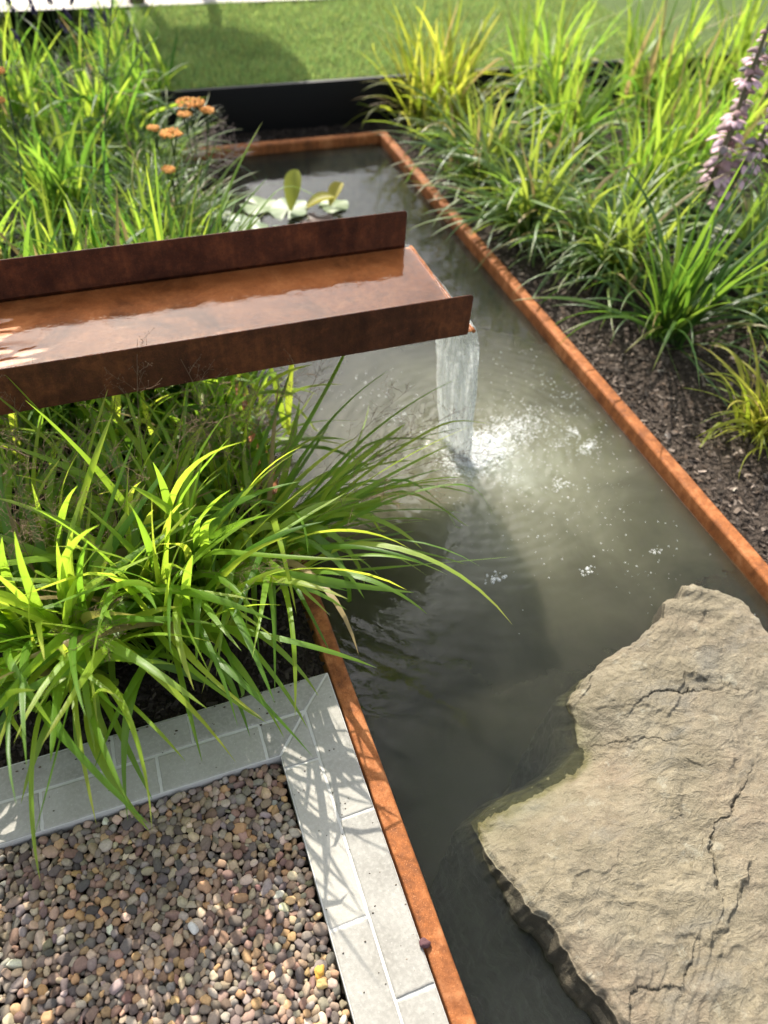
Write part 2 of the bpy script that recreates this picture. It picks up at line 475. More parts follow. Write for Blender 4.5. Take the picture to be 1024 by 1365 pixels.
FALL = (0.90, 1.50)      # where the falling water meets the pool
def mat_water():
    t = NT('murky_water'); p = t.pos()
    d = t.n('ShaderNodeVectorMath', operation='DISTANCE'); t.l(p, d.inputs[0]); d.inputs[1].default_value = (.97, 1.40, -.045)
    dn = t.math('ADD', d.outputs['Value'], t.math('MULTIPLY', t.math('SUBTRACT', t.noise(p, 3.5, 4, .6, .5), .5), .45))
    murk = t.ramp(dn, [(.0, (.32, .34, .27)), (.2, (.150, .150, .102)), (.45, (.082, .082, .052)), (.75, (.045, .046, .030)), (1.0, (.025, .028, .022))])
    # turbid bubbles swirl
    sw = t.noise(p, 7, 5, .6, 1.5)
    murk = t.mix(t.ramp(sw, [(.4, 0.0), (.8, .35)]), murk, t.mix(1.0, murk, (.62, .66, .60), 'MULTIPLY'))
    bm = t.bump(t.noise(p, 26, 3, .5, .4), .10, .006)
    bm = t.bump(t.noise(p, 75, 2, .5, .2), .05, .003, bm)
    b_ = t.n('ShaderNodeBsdfPrincipled'); b_.subsurface_method = 'RANDOM_WALK'
    t.l(murk, b_.inputs['Base Color']); b_.inputs['Roughness'].default_value = .03; b_.inputs['IOR'].default_value = 1.36
    b_.inputs['Subsurface Weight'].default_value = 1.0; b_.inputs['Subsurface Radius'].default_value = (.9, 1.0, .75); b_.inputs['Subsurface Scale'].default_value = .75
    t.l(bm, b_.inputs['Normal'])
    tr = t.n('ShaderNodeBsdfTransparent'); tr.inputs[0].default_value = (.72, .76, .62, 1)
    front = t.mixs(t.ramp(dn, [(.15, .05), (.7, .30), (1.0, .38)]), b_.outputs[0], tr.outputs[0])
    back = t.n('ShaderNodeBsdfTransparent'); back.inputs[0].default_value = (.9, .9, .85, 1)
    geo = t.n('ShaderNodeNewGeometry')
    return t.done(t.mixs(geo.outputs['Backfacing'], front, back.outputs[0]))
M['water'] = mat_water()


def mat_film():
    t = NT('thin_clear_water'); p = t.pos()
    bm = t.bump(t.noise(t.mapping(p, (60, 90, 60)), 1.0, 3, .5, .6), .12, .002)
    tr = t.n('ShaderNodeBsdfTransparent'); tr.inputs[0].default_value = (.92, .88, .82, 1)
    gl = t.n('ShaderNodeBsdfGlossy'); gl.inputs['Roughness'].default_value = .02; t.l(bm, gl.inputs['Normal'])
    fr = t.n('ShaderNodeFresnel'); fr.inputs['IOR'].default_value = 1.36; t.l(bm, fr.inputs['Normal'])
    return t.done(t.mixs(fr.outputs[0], tr.outputs[0], gl.outputs[0]))
M['film'] = mat_film()


def mat_fall():
    t = NT('falling_water'); c, u, v, w = t.attr()
    vec = t.n('ShaderNodeCombineXYZ'); t.l(t.math('MULTIPLY', u, 34.0), vec.inputs[0]); t.l(t.math('MULTIPLY', v, 5.0), vec.inputs[1])
    s1 = t.noise(vec.outputs[0], 1.0, 5, .65, .4)
    vec2 = t.n('ShaderNodeCombineXYZ'); t.l(t.math('MULTIPLY', u, 18.0), vec2.inputs[0]); t.l(t.math('MULTIPLY', v, 46.0), vec2.inputs[1])
    s2 = t.noise(vec2.outputs[0], 1.0, 4, .6, .6)
    f = t.math('ADD', t.math('ADD', t.math('MULTIPLY', s1, .55), t.math('MULTIPLY', s2, .45)), t.math('MULTIPLY', t.math('SUBTRACT', v, .35), .13))
    white = t.ramp(f, [(.40, .0), (.50, .22), (.60, .95)])
    df = t.n('ShaderNodeBsdfDiffuse'); df.inputs[0].default_value = (.92, .93, .92, 1)
    tl = t.n('ShaderNodeBsdfTranslucent'); tl.inputs[0].default_value = (.95, .96, .95, 1)
    wh = t.mixs(.5, df.outputs[0], tl.outputs[0])
    bm = t.bump(f, .7, .008)
    tr = t.n('ShaderNodeBsdfTransparent'); tr.inputs[0].default_value = (.93, .95, .93, 1)
    gl = t.n('ShaderNodeBsdfGlossy'); gl.inputs['Roughness'].default_value = .06; t.l(bm, gl.inputs['Normal'])
    fr = t.n('ShaderNodeFresnel'); fr.inputs['IOR'].default_value = 1.33; t.l(bm, fr.inputs['Normal'])
    clear = t.mixs(fr.outputs[0], tr.outputs[0], gl.outputs[0])
    return t.done(t.mixs(white, clear, wh))
M['fall'] = mat_fall()


def mat_foam():
    t = NT('foam')
    df = t.n('ShaderNodeBsdfDiffuse'); df.inputs[0].default_value = (.80, .82, .80, 1)
    tr = t.n('ShaderNodeBsdfTransparent')
    lw = t.n('ShaderNodeLayerWeight'); lw.inputs['Blend'].default_value = .55
    gl = t.n('ShaderNodeBsdfGlossy'); gl.inputs['Roughness'].default_value = .05
    a = t.mixs(t.ramp(lw.outputs['Facing'], [(.0, .22), (.5, .45), (1.0, .9)]), tr.outputs[0], df.outputs[0])
    return t.done(t.mixs(.12, a, gl.outputs[0]))
M['foam'] = mat_foam()
M['pool_bottom'] = mat_simple('silty_pool_bed', (.040, .036, .022), .9, .1, 6, .5, .3, .01)
M['path'] = mat_simple('pale_paving', (.50, .46, .42), .8, .2, 8, .25, .2, .004)
M['ground'] = mat_simple('turf_ground', (.09, .13, .04), .95, .1, 25, .5, .8, .02)

# ------------------------------------------------------------------ large structure
ZW = -0.045
def grid(x0, x1, y0, y1, step, zf):
    nx = max(2, int(round((x1-x0)/step))+1); ny = max(2, int(round((y1-y0)/step))+1)
    X, Y = np.meshgrid(np.linspace(x0, x1, nx), np.linspace(y0, y1, ny), indexing='ij')
    V = np.stack([X, Y, zf(X, Y)], -1).reshape(-1, 3)
    i = np.arange(nx-1)[:, None]*ny + np.arange(ny-1)[None]
    Q = np.stack([i, i+ny, i+ny+1, i+1], -1).reshape(-1, 4)
    return V, Q


def flat(z): return lambda X, Y: np.full_like(X, z)


V, Q = grid(-300, 300, -300, 300, 100, flat(-1.0)); obj_props(mk('ground', V, Q, M['ground']), kind='structure')
V, Q = grid(.30, 1.452, -.6, 3.85, .2, lambda X, Y: -.80 + .03*fbm(X*3, Y*3)); obj_props(mk('pool_bottom', V, Q, M['pool_bottom']), kind='structure')


def water_z(X, Y):
    d = np.hypot(X-FALL[0], Y-FALL[1])
    z = ZW + .0008*(.4+.9*np.clip(fbm(X*3+7, Y*3, oct=2)+.4, 0, 1))*np.sin(d*2*np.pi/.034)*np.exp(-d/.42)*sstep(.04, .16, d)
    d2 = np.hypot(X-FALL[0]-.16, Y-FALL[1]+.04)
    z += .0006*np.sin(d2*2*np.pi/.047+1)*np.exp(-d2/.5)
    near = np.exp(-(d/.24)**2)
    z += near*.007*fbm(X*38, Y*38, oct=3)
    z += .0022*fbm(X*4.2+2, Y*4.2, oct=3)*np.exp(-d/1.3) + .0005*fbm(X*13, Y*13+5, oct=2)
    return z
V, Q = grid(.2955, 1.4545, -.6, 3.8585, .0065, water_z)
nx_ = int(round((1.4545-.2955)/.0065))+1; ny_ = len(V)//nx_
gi = np.arange(nx_*ny_).reshape(nx_, ny_)
loop_ = np.concatenate([gi[:-1, 0], gi[-1, :-1], gi[:0:-1, -1], gi[0, :0:-1]])
low = V[loop_].copy(); low[:, 2] = -.74; kk = len(loop_); j = np.arange(kk); jn = (j+1) % kk; n0 = len(V)
V = np.vstack([V, low, [[.875, 1.63, -.74]]])
Qs_ = np.stack([loop_[j], n0+j, n0+jn, loop_[jn]], -1)
Tb = np.stack([n0+jn, n0+j, np.full(kk, n0+kk)], -1)
obj_props(mk('pool_water', V, [np.vstack([Q, Qs_]), Tb], M['water']), kind='structure')


def soil_z(X, Y): return -.024 + .010*fbm(X*7, Y*7, oct=4) + .004*fbm(X*40, Y*40, oct=2)
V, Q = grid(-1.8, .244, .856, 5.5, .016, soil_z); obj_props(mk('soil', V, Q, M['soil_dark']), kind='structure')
V, Q = grid(1.502, 5.2, -.6, 4.085, .018, soil_z); obj_props(mk('soil', V, Q, M['soil']), kind='structure')
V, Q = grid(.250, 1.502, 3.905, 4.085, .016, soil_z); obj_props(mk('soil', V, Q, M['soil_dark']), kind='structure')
LZ = .19
V, Q = grid(.40, 9.0, 4.125, 5.62, .05, lambda X, Y: LZ-.015 + .012*fbm(X*4, Y*4)); obj_props(mk('lawn', V, Q, M['ground']), kind='structure')
V, Q = grid(-6.0, 9.0, 5.62, 8.2, .5, flat(LZ+.004)); obj_props(mk('path', V, Q, M['path']), kind='structure')
V, Q = grid(-60, 60, 8.2, 70, 2, lambda X, Y: LZ + .0*X); obj_props(mk('lawn', V, Q, M['ground']), kind='structure')

# black raised edging at the end of the pool
e = thing('steel_edging', (.9, 4.1, -.1), 'black steel retaining edge holding up the lawn beyond the pool', 'edging')
b = MB(); V, Q = rbox(.37, 3.4, 4.088, 4.120, -.1, LZ+.008, .004); b.add(V, Q); b.build('face_plate', M['black_steel'], e)
b = MB(); V, Q = rbox(.38, .400, 4.122, 5.62, -.1, LZ-.012, .003); b.add(V, Q); b.build('return_plate', M['black_steel'], e)

# ------------------------------------------------------------------ corten pool edging: three folded sides with rounded noses
def profile_sweep(prof, P, N, up=(0, 0, 1)):
    """Sweep a profile of (outwards, up) pairs along points P with inward directions N."""
    P = np.asarray(P, float); prof = np.asarray(prof); k = len(prof)
    V = np.concatenate([P[i] + prof[:, :1]*N[i] + prof[:, 1:]*np.array(up) for i in range(len(P))])
    i = np.arange(len(P)-1)[:, None]*k; j = np.arange(k-1)[None]
    return V, np.stack([i+j, i+k+j, i+k+j+1, i+j+1], -1).reshape(-1, 4)
w = .043; r_ = .010
arc = [(w-r_+r_*math.sin(a), -r_+r_*math.cos(a)) for a in np.linspace(0, math.pi/2, 7)]
arc0 = [(.004-.004*math.cos(a), -.004+.004*math.sin(a)) for a in np.linspace(0, math.pi/2, 4)]
prof = [(0, -.85)] + [(0, -.05)] + arc0 + [(.012, .0), (.024, .0)] + arc + [(w, -.04), (w, -.08), (w, -.2), (w, -.85)]
edge = thing('pool_edging', (.9, 1.6, -.3), 'rust orange corten steel edging running round the murky pool', 'pool edging')
def side(a, b_, nrm, z, name):
    n = max(2, int(np.linalg.norm(np.array(b_)-np.array(a))/.05))
    P = np.linspace(np.array([*a, z]), np.array([*b_, z]), n)
    P[:, 2] += .0016*fbm(P[:, 0]*6+1, P[:, 1]*6)
    wob = .0012*fbm(P[:, 0]*5+9, P[:, 1]*5)
    P[:, :2] += wob[:, None]*np.array(nrm)[:2]
    V, Q = profile_sweep(prof, P, np.tile(np.array(nrm, float), (n, 1)))
    return mk(name, V, Q, M['rust_rim'], edge)
side((.2515, 3.90), (.2515, -.6), (1, 0, 0), -.002, 'side_rail')
side((1.5005, -.6), (1.5005, 3.90), (-1, 0, 0), .002, 'side_rail')
side((1.459, 3.9035), (.293, 3.9035), (0, -1, 0), .0005, 'end_rail')

# ------------------------------------------------------------------ limestone coping
cop = thing('stone_coping', (.17, .77, -.05), 'pale grey limestone slab border turning a mitred corner between gravel and soil', 'stone border')
def slab(poly, z=0.0, gap=.0026, th=.04):
    """Bevelled slab over a convex polygon (counter-clockwise)."""
    P = np.array(poly, float); n = len(P); c = P.mean(0)
    def inset(d):
        out = []
        for i in range(n):
            a, b_, c_ = P[i-1], P[i], P[(i+1) % n]
            e1 = (b_-a)/np.linalg.norm(b_-a); e2 = (c_-b_)/np.linalg.norm(c_-b_)
            n1 = np.array([-e1[1], e1[0]]); n2 = np.array([-e2[1], e2[0]])
            k = (n1+n2); k = k/max(.2, (1+n1@n2))
            out.append(b_+k*d)
        return np.array(out)
    m_ = 24
    rings = []
    for d, zz in ((gap, z-th), (gap, z-.003), (gap+.0012, z-.0008), (gap+.0035, z)):
        I = inset(d); R = []
        for i in range(n):
            for s_ in range(m_):
                q = I[i]+(I[(i+1) % n]-I[i])*s_/m_
                jit = .0011*fbm(np.array([q[0]*60]), np.array([q[1]*60]), oct=2)[0] + .0009*fbm(np.array([q[0]*14]), np.array([q[1]*14+3]), oct=2)[0]
                dirn = (c-q)/np.linalg.norm(c-q)
                q = q + dirn*(jit if 0 < s_ < m_ else 0)
                R.append((q[0], q[1], zz + .0006*fbm(np.array([q[0]*9]), np.array([q[1]*9]), oct=2)[0]))
        rings.append(R)
    V = np.array(sum(rings, [])); k = n*m_
    Qs = []
    for r0 in range(3):
        j = np.arange(k); jn = (j+1) % k
        Qs.append(np.stack([r0*k+j, r0*k+jn, (r0+1)*k+jn, (r0+1)*k+j], -1))
    V = np.vstack([V, [c[0], c[1], z+.0003]])
    T = [(len(V)-1, 3*k+j, 3*k+(j+1) % k) for j in range(k)]
    b_ = MB(); b_.add(V, np.concatenate(Qs), T, (random.random(), 0, 0, 1))
    return b_.build('slab', M['stone'], cop, smooth=False)
x0, x1 = .089, .248; xm = .169; y0, y1 = .686, .852; ym = .773
slab([(-.249, ym), (-.083, ym), (-.083, y1), (-.249, y1)], .0)
slab([(-.56, ym), (-.249, ym), (-.249, y1), (-.56, y1)], -.001)
slab([(-.9, ym), (-.56, ym), (-.56, y1), (-.9, y1)], .0)
slab([(-.083, ym), (xm, ym), (x1, y1), (-.083, y1)], .0005)
slab([(-.40, y0), (-.164, y0), (-.164, ym), (-.40, ym)], .0)
slab([(-.72, y0), (-.40, y0), (-.40, ym), (-.72, ym)], .0005)
slab([(-.9, y0), (-.72, y0), (-.72, ym), (-.9, ym)], .0)
slab([(-.164, y0), (.062, y0), (.062, ym), (-.164, ym)], -.0005)
slab([(.062, y0), (x0, y0), (xm, ym), (.062, ym)], .0)
slab([(xm, .515), (x1, .515), (x1, y1), (xm, ym)], .0)
slab([(xm, .182), (x1, .182), (x1, .515), (xm, .515)], .0008)
slab([(xm, -.2), (x1, -.2), (x1, .182), (xm, .182)], .0)
slab([(x0, .655), (xm, .655), (xm, ym), (x0, y0)], .0005)
slab([(x0, .326), (xm, .326), (xm, .655), (x0, .655)], -.0005)
slab([(x0, -.01), (xm, -.01), (xm, .326), (x0, .326)], .0)
slab([(x0, -.2), (xm, -.2), (xm, -.01), (x0, -.01)], .0)
b = MB()
V, Q = rbox(-.9, x1-.001, y0+.001, y1-.001, -.05, -.0022, .001); b.add(V, Q)
V, Q = rbox(x0+.001, x1-.0015, -.2, y0+.0005, -.05, -.0024, .001); b.add(V, Q)
b.build('mortar_joints', M['mortar'], cop)

# ------------------------------------------------------------------ gravel
def ico(sub):
    t = (1+5**.5)/2
    V = np.array([(-1, t, 0), (1, t, 0), (-1, -t, 0), (1, -t, 0), (0, -1, t), (0, 1, t), (0, -1, -t), (0, 1, -t), (t, 0, -1), (t, 0, 1), (-t, 0, -1), (-t, 0, 1)], float)
    F = [(0, 11, 5), (0, 5, 1), (0, 1, 7), (0, 7, 10), (0, 10, 11), (1, 5, 9), (5, 11, 4), (11, 10, 2), (10, 7, 6), (7, 1, 8), (3, 9, 4), (3, 4, 2), (3, 2, 6), (3, 6, 8), (3, 8, 9), (4, 9, 5), (2, 4, 11), (6, 2, 10), (8, 6, 7), (9, 8, 1)]
    V /= np.linalg.norm(V, axis=1, keepdims=True)
    for _ in range(sub):
        cache = {}; V = list(V); nf = []
        def mid(a, b_):
            k = (min(a, b_), max(a, b_))
            if k not in cache:
                q = V[a]+V[b_]; V.append(q/np.linalg.norm(q)); cache[k] = len(V)-1
            return cache[k]
        for a, b_, c in F:
            d, e_, f = mid(a, b_), mid(b_, c), mid(c, a)
            nf += [(a, d, f), (b_, e_, d), (c, f, e_), (d, e_, f)]
        F = nf; V = np.array(V)
    return np.array(V), np.array(F)
ICO = [ico(k) for k in range(4)]
PEB = np.array([(.17, .15, .135), (.21, .19, .165), (.12, .112, .11), (.26, .225, .18), (.30, .25, .18), (.23, .17, .13), (.19, .14, .125),
                (.36, .31, .24), (.33, .24, .15), (.15, .14, .135), (.27, .245, .21), (.42, .38, .32), (.36, .25, .14), (.10, .095, .095), (.28, .205, .165), (.21, .20, .15), (.24, .23, .22)])


def rot_rand(n, rng, tilt):
    az = rng.uniform(0, 2*np.pi, n); tx = rng.normal(0, tilt, n); ty = rng.normal(0, tilt, n)
    c, s_ = np.cos(az), np.sin(az); z = np.zeros(n); o = np.ones(n)
    Rz_ = np.stack([np.stack([c, -s_, z], -1), np.stack([s_, c, z], -1), np.stack([z, z, o], -1)], 1)
    c, s_ = np.cos(tx), np.sin(tx)
    Rx_ = np.stack([np.stack([o, z, z], -1), np.stack([z, c, -s_], -1), np.stack([z, s_, c], -1)], 1)
    c, s_ = np.cos(ty), np.sin(ty)
    Ry_ = np.stack([np.stack([c, z, s_], -1), np.stack([z, o, z], -1), np.stack([-s_, z, c], -1)], 1)
    return Rx_ @ Ry_ @ Rz_


def pebbles(P, S, cols, sub, rng, tilt=.35):
    n = len(P); B, F = ICO[sub]
    R = rot_rand(n, rng, tilt)
    pw = rng.uniform(.72, 1.0, n)[:, None, None]
    U = np.sign(B)*np.abs(B)**1
    U = np.tile(U[None], (n, 1, 1))
    # lumpy, slightly squared off stones
    k = rng.normal(0, 1, (n, 6, 3)); ph = rng.uniform(0, 6.3, (n, 6))
    bumpy = sum(.07*np.sin(2.1*np.einsum('vk,nk->nv', B, k[:, i])+ph[:, i:i+1]) for i in range(6))
    U = np.sign(U)*np.abs(U)**pw * (1+bumpy)[..., None]
    U = U*S[:, None, :]
    U = np.einsum('nij,nvj->nvi', R, U) + P[:, None]
    V = U.reshape(-1, 3)
    FF = (F[None] + (np.arange(n)*len(B))[:, None, None]).reshape(-1, 3)
    C = np.repeat(np.concatenate([cols, np.ones((n, 1))], 1), len(B), axis=0)
    return V, FF, C


def dart(x0, x1, y0, y1, radii, rng, k=.80, cell=.012, tries=14):
    cells = {}; out = []
    for r in radii:
        for _ in range(tries):
            x, y = rng.uniform(x0, x1), rng.uniform(y0, y1)
            ci, cj = int(x//cell), int(y//cell); ok = True
            for di in (-2, -1, 0, 1, 2):
                for dj in (-2, -1, 0, 1, 2):
                    for (px, py, pr) in cells.get((ci+di, cj+dj), ()):
                        if (px-x)**2+(py-y)**2 < (k*(r+pr))**2: ok = False; break
                    if not ok: break
                if not ok: break
            if ok:
                cells.setdefault((ci, cj), []).append((x, y, r)); out.append((x, y, r)); break
    return np.array(out)
rg = np.random.default_rng(11)
rad = np.sort(rg.lognormal(math.log(.0057), .29, 8400).clip(.0034, .0110))[::-1]
d = dart(-.80, .081, -.12, .679, rad, rg)
n = len(d)
def pebcol(n, rng):
    c = PEB[rng.integers(0, len(PEB), n)] * rng.lognormal(0, .22, (n, 1)) * rng.normal(1, .04, (n, 3)) * np.array([1.10, .98, .88])
    return c.clip(.04, .62)
asp = rg.uniform(1.0, 1.42, n)
S = np.stack([d[:, 2]*asp*1.06, d[:, 2]/asp**.35*1.06, d[:, 2]*rg.uniform(.55, .95, n)], -1)
P = np.stack([d[:, 0], d[:, 1], -.021 + rg.normal(0, .0028, n)], -1)
b = MB(); V, F, C = pebbles(P, S, pebcol(n, rg), 2, rg, .45); b.add(V, None, F, C)
n2 = 4200
P = np.stack([rg.uniform(-.80, .084, n2), rg.uniform(-.12, .683, n2), rg.uniform(-.046, -.031, n2)], -1)
r2 = rg.uniform(.006, .010, n2); S = np.stack([r2*1.2, r2, r2*.8], -1)
V, F, C = pebbles(P, S, pebcol(n2, rg)*.8, 1, rg, .6); b.add(V, None, F, C)
g = b.build('gravel', M['gravel']); obj_props(g, 'rounded brown and grey river pebbles bedded beside the stone border', 'gravel', kind='stuff')
V, Q = grid(-.9, .0895, -.25, .687, .05, flat(-.046)); obj_props(mk('gravel_bed', V, Q, M['soil_dark']), kind='structure')
def one_pebble(loc, s, col, label, rng=rg):
    V, F, C = pebbles(np.array([loc]), np.array([s]), np.array([col]), 3, rng, .2)
    b_ = MB(); b_.add(V, None, F, C)
    return obj_props(b_.build('pebble', M['gravel'], loc=loc), label, 'pebble')
one_pebble((.0555, .272, -.0105), (.0105, .0085, .0075), (.60, .34, .07), 'orange yellow pebble on the gravel by the pale border slab')
one_pebble((.0545, .251, -.0105), (.0075, .0105, .0075), (.46, .33, .14), 'ochre pebble touching the bright orange yellow pebble')
one_pebble((.2515, .248, .0045), (.008, .0095, .0065), (.10, .05, .055), 'dark purple pebble lying where slab meets rusty edging')
one_pebble((-.148, .418, -.008), (.0075, .0115, .0075), (.60, .58, .53), 'white oval pebble lying alone among brown gravel')
one_pebble((-.035, .468, -.008), (.0115, .0095, .008), (.50, .38, .30), 'cream pink pebble near the border among dark gravel')

# ------------------------------------------------------------------ bark mulch chips
def chips(n, areas, rng, cols, size=(.003, .013)):
    w_ = np.array([a[4] for a in areas], float); which = rng.choice(len(areas), n, p=w_/w_.sum())
    A = np.array([a[:4] for a in areas])[which]
    x = rng.uniform(A[:, 0], A[:, 1]); y = rng.uniform(A[:, 2], A[:, 3])
    L = rng.uniform(size[0], size[1], n); W = L*rng.uniform(.18, .6, n); H = rng.uniform(.0006, .002, n)
    S = np.stack([L, W, H], -1)
    B = np.array([(-1, -1, -1), (1, -.7, -1), (.8, 1, -1), (-.9, .8, -1), (-1, -.9, 1), (.9, -.8, 1), (.9, .9, 1), (-.8, 1, 1)], float)
    B = B[None]*(1+rng.normal(0, .18, (n, 8, 3)))
    R = rot_rand(n, rng, .38)
    z = soil_z(x, y) + rng.uniform(.0, .007, n)
    V = (np.einsum('nij,nvj->nvi', R, B*S[:, None]) + np.stack([x, y, z], -1)[:, None]).reshape(-1, 3)
    q = np.array([(0, 3, 2, 1), (4, 5, 6, 7), (0, 1, 5, 4), (1, 2, 6, 5), (2, 3, 7, 6), (3, 0, 4, 7)])
    Q = (q[None] + (np.arange(n)*8)[:, None, None]).reshape(-1, 4)
    c = cols[rng.integers(0, len(cols), n)]*rng.lognormal(0, .35, (n, 1))
    C = np.repeat(np.concatenate([c.clip(.005, .4), np.ones((n, 1))], 1), 8, axis=0)
    b_ = MB(); b_.add(V, Q, None, C); return b_
CH = .72*np.array([(.09, .070, .055), (.15, .115, .09), (.21, .165, .135), (.06, .046, .036), (.28, .225, .185), (.12, .085, .062)])
o = chips(19500, [(2.6, 3.6, .2, 2.2, 2.5), (1.503, 2.6, -.4, .7, 2), (1.503, 2.6, .7, 2.2, 7), (1.503, 2.4, 2.2, 3.9, 4), (2.6, 4, 1.2, 3.5, 2)], np.random.default_rng(5), CH).build('bark_mulch', M['chip'], smooth=False)
obj_props(o, 'grey brown bark chips covering the soil right of the pool', 'bark mulch', kind='stuff')
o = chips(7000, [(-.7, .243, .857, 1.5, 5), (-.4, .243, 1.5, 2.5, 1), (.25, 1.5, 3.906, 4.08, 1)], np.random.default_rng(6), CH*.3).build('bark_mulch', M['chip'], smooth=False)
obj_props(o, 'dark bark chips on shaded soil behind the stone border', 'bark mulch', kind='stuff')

def crumbs():
    rng = np.random.default_rng(14); n = 110
    k = rng.random(n) < .6
    x = np.where(k, rng.uniform(-.5, .245, n), rng.uniform(.092, .246, n)); y = np.where(k, .852-.16*rng.random(n)**2.6, rng.uniform(.12, .69, n))
    B_, F = ICO[0]; r = rng.uniform(.0007, .0026, n)*np.where(k, 1.1, .7)
    V = B_[None]*(r[:, None, None]*np.array([1.3, .8, .5]))*(1+rng.normal(0, .2, (n, 12, 3))) + np.stack([x, y, r*.4+.0004], -1)[:, None]
    FF = (F[None]+(np.arange(n)*12)[:, None, None]).reshape(-1, 3)
    g_ = rng.lognormal(0, .4, (n, 1))*np.array([[.09, .065, .045]])
    o_ = mk('soil_crumbs', V.reshape(-1, 3), FF, M['chip'], C=np.repeat(np.concatenate([g_, np.ones((n, 1))], 1), 12, 0))
    obj_props(o_, 'dark soil crumbs and grit spilled over the pale stone border', 'soil crumbs', kind='stuff')
crumbs()

# ------------------------------------------------------------------ rock
RC = np.array([.93, .25])
OUT = np.array([(.439, .439, -.052), (.441, .347, -.02), (.452, .265, .02), (.464, .224, .028), (.482, .204, .03), (.494, .115, .035), (.519, .04, .035), (.526, .015, .035),
       (.55, -.12, .035), (.64, -.3, .03), (.9, -.4, .03), (1.2, -.32, .03), (1.345, -.02, .04), (1.36, .3, .05), (1.345, .5, .05),
       (1.311, .593, .05), (1.309, .689, .05), (1.275, .737, .05), (1.229, .77, .05), (1.184, .779, .05), (1.15, .748, .05), (1.113, .754, .048), (1.085, .717, .045),
       (.993, .684, .035), (.925, .671, .02), (.862, .661, .0), (.795, .626, -.02), (.772, .609, -.025), (.762, .57, -.04), (.738, .503, -.047), (.678, .477, -.048), (.586, .465, -.05), (.511, .464, -.052)])
def build_rock():
    NA, NR = 1100, 250
    ang = np.arctan2(OUT[:, 1]-RC[1], OUT[:, 0]-RC[0]); o_ = np.argsort(ang); a = ang[o_]
    # boundary by straight lines between outline points, densely sampled
    P = OUT[o_]; Pn = np.vstack([P, P[:1]])
    dense = np.concatenate([Pn[i]+(Pn[i+1]-Pn[i])*np.linspace(0, 1, 40, endpoint=False)[:, None] for i in range(len(P))])
    da = np.arctan2(dense[:, 1]-RC[1], dense[:, 0]-RC[0]); s_ = np.argsort(da)
    th = np.linspace(-np.pi, np.pi, NA, endpoint=False)
    rr = np.interp(th, da[s_], np.hypot(dense[:, 0]-RC[0], dense[:, 1]-RC[1])[s_], period=2*np.pi)
    zb = np.interp(th, da[s_], dense[s_, 2], period=2*np.pi)
    ex, ey = RC[0]+rr*np.cos(th), RC[1]+rr*np.sin(th)
    rr = rr + .007*fbm(ex*22, ey*22, oct=4) + .004*fbm(ex*70, ey*70, oct=2)
    f = 1-(1-np.linspace(0, 1, NR))**1.25
    f[0] = 0.002
    X = RC[0]+f[:, None]*rr[None]*np.cos(th)[None]; Y = RC[1]+f[:, None]*rr[None]*np.sin(th)[None]
    # height: low along the wet edge, gently rising behind
    A, B_ = np.array([.439, .44]), np.array([.72, .485]); ab = B_-A
    t = np.clip(((X-A[0])*ab[0]+(Y-A[1])*ab[1])/(ab@ab), 0, 1)
    ds = np.hypot(X-A[0]-t*ab[0], Y-A[1]-t*ab[1])
    h = -.048 + .088*sstep(-.02, .20, ds) + .018*sstep(.15, .6, ds)
    h += .022*(1-np.exp(-((X-1.02)/.35)**2-((Y-.62)/.18)**2))*0
    # bring the rim towards the outline heights
    wgt = sstep(.80, 1.0, f)[:, None]
    h = h*(1-wgt) + np.minimum(h, zb[None]+.004)*wgt
    # strata: terraces wandering over the surface
    q = fbm(X*2.1+3, Y*3.0-X*1.2, oct=4)*1.2 + .9*(Y*.8+X*.5)
    ter = q*7; fr = ter-np.floor(ter); ter = np.floor(ter)+sstep(.35, .62, fr)
    amp = .35+.65*sstep(-.1, .5, fbm(X*2+8, Y*2, oct=3))
    h += (ter-q*7)*.0030*amp
    def plates(n, sx, sy, rot, amp_, til, edge_, seed, warp):
        r_ = np.random.default_rng(seed); c_, s2 = math.cos(rot), math.sin(rot)
        wx = X + warp*fbm(X*9+seed, Y*9, oct=5, gain=.6); wy = Y + warp*fbm(X*9, Y*9+seed*3, oct=5, gain=.6)
        U_, W_ = (wx*c_+wy*s2)*sx, (-wx*s2+wy*c_)*sy
        px, py = r_.uniform(.4, 1.4, n), r_.uniform(-.45, .85, n)
        pu, pw_ = (px*c_+py*s2)*sx, (-px*s2+py*c_)*sy
        d1 = np.full(X.shape, 1e9); d2 = d1.copy(); i1 = np.zeros(X.shape, int); i2 = i1.copy()
        for k_ in range(n):
            dd = np.hypot(U_-pu[k_], W_-pw_[k_]); a_ = dd < d1; b2_ = (~a_) & (dd < d2)
            d2 = np.where(a_, d1, np.where(b2_, dd, d2)); i2 = np.where(a_, i1, np.where(b2_, k_, i2))
            d1 = np.where(a_, dd, d1); i1 = np.where(a_, k_, i1)
        hv = r_.normal(0, amp_, n); tx_, ty_ = r_.normal(0, til, n), r_.normal(0, til, n)
        f_ = lambda i: hv[i] + (X-px[i])*tx_[i] + (Y-py[i])*ty_[i]
        t_ = .5+.5*sstep(0, edge_, d2-d1)
        return f_(i1)*t_+f_(i2)*(1-t_)
    h += plates(46, 1, 2.1, .5, .0020, .016, .012, 5, .05)
    h += plates(230, 1, 1.8, -.4, .0007, .012, .008, 6, .04)
    q2 = fbm(X*5+1, Y*7-X*2, oct=4)*1.6 + 1.6*(Y*.5-X*.3); t2 = q2*9; f2 = t2-np.floor(t2)
    h += (np.floor(t2)+sstep(.4, .7, f2)-t2)*.0009*sstep(.0, .4, fbm(X*3+4, Y*3, oct=3))
    h += .010*fbm(X*4+5, Y*4, oct=4) + .0040*fbm(X*16+Y*5, Y*22, oct=4) + .0020*fbm(X*70, Y*70, oct=4)
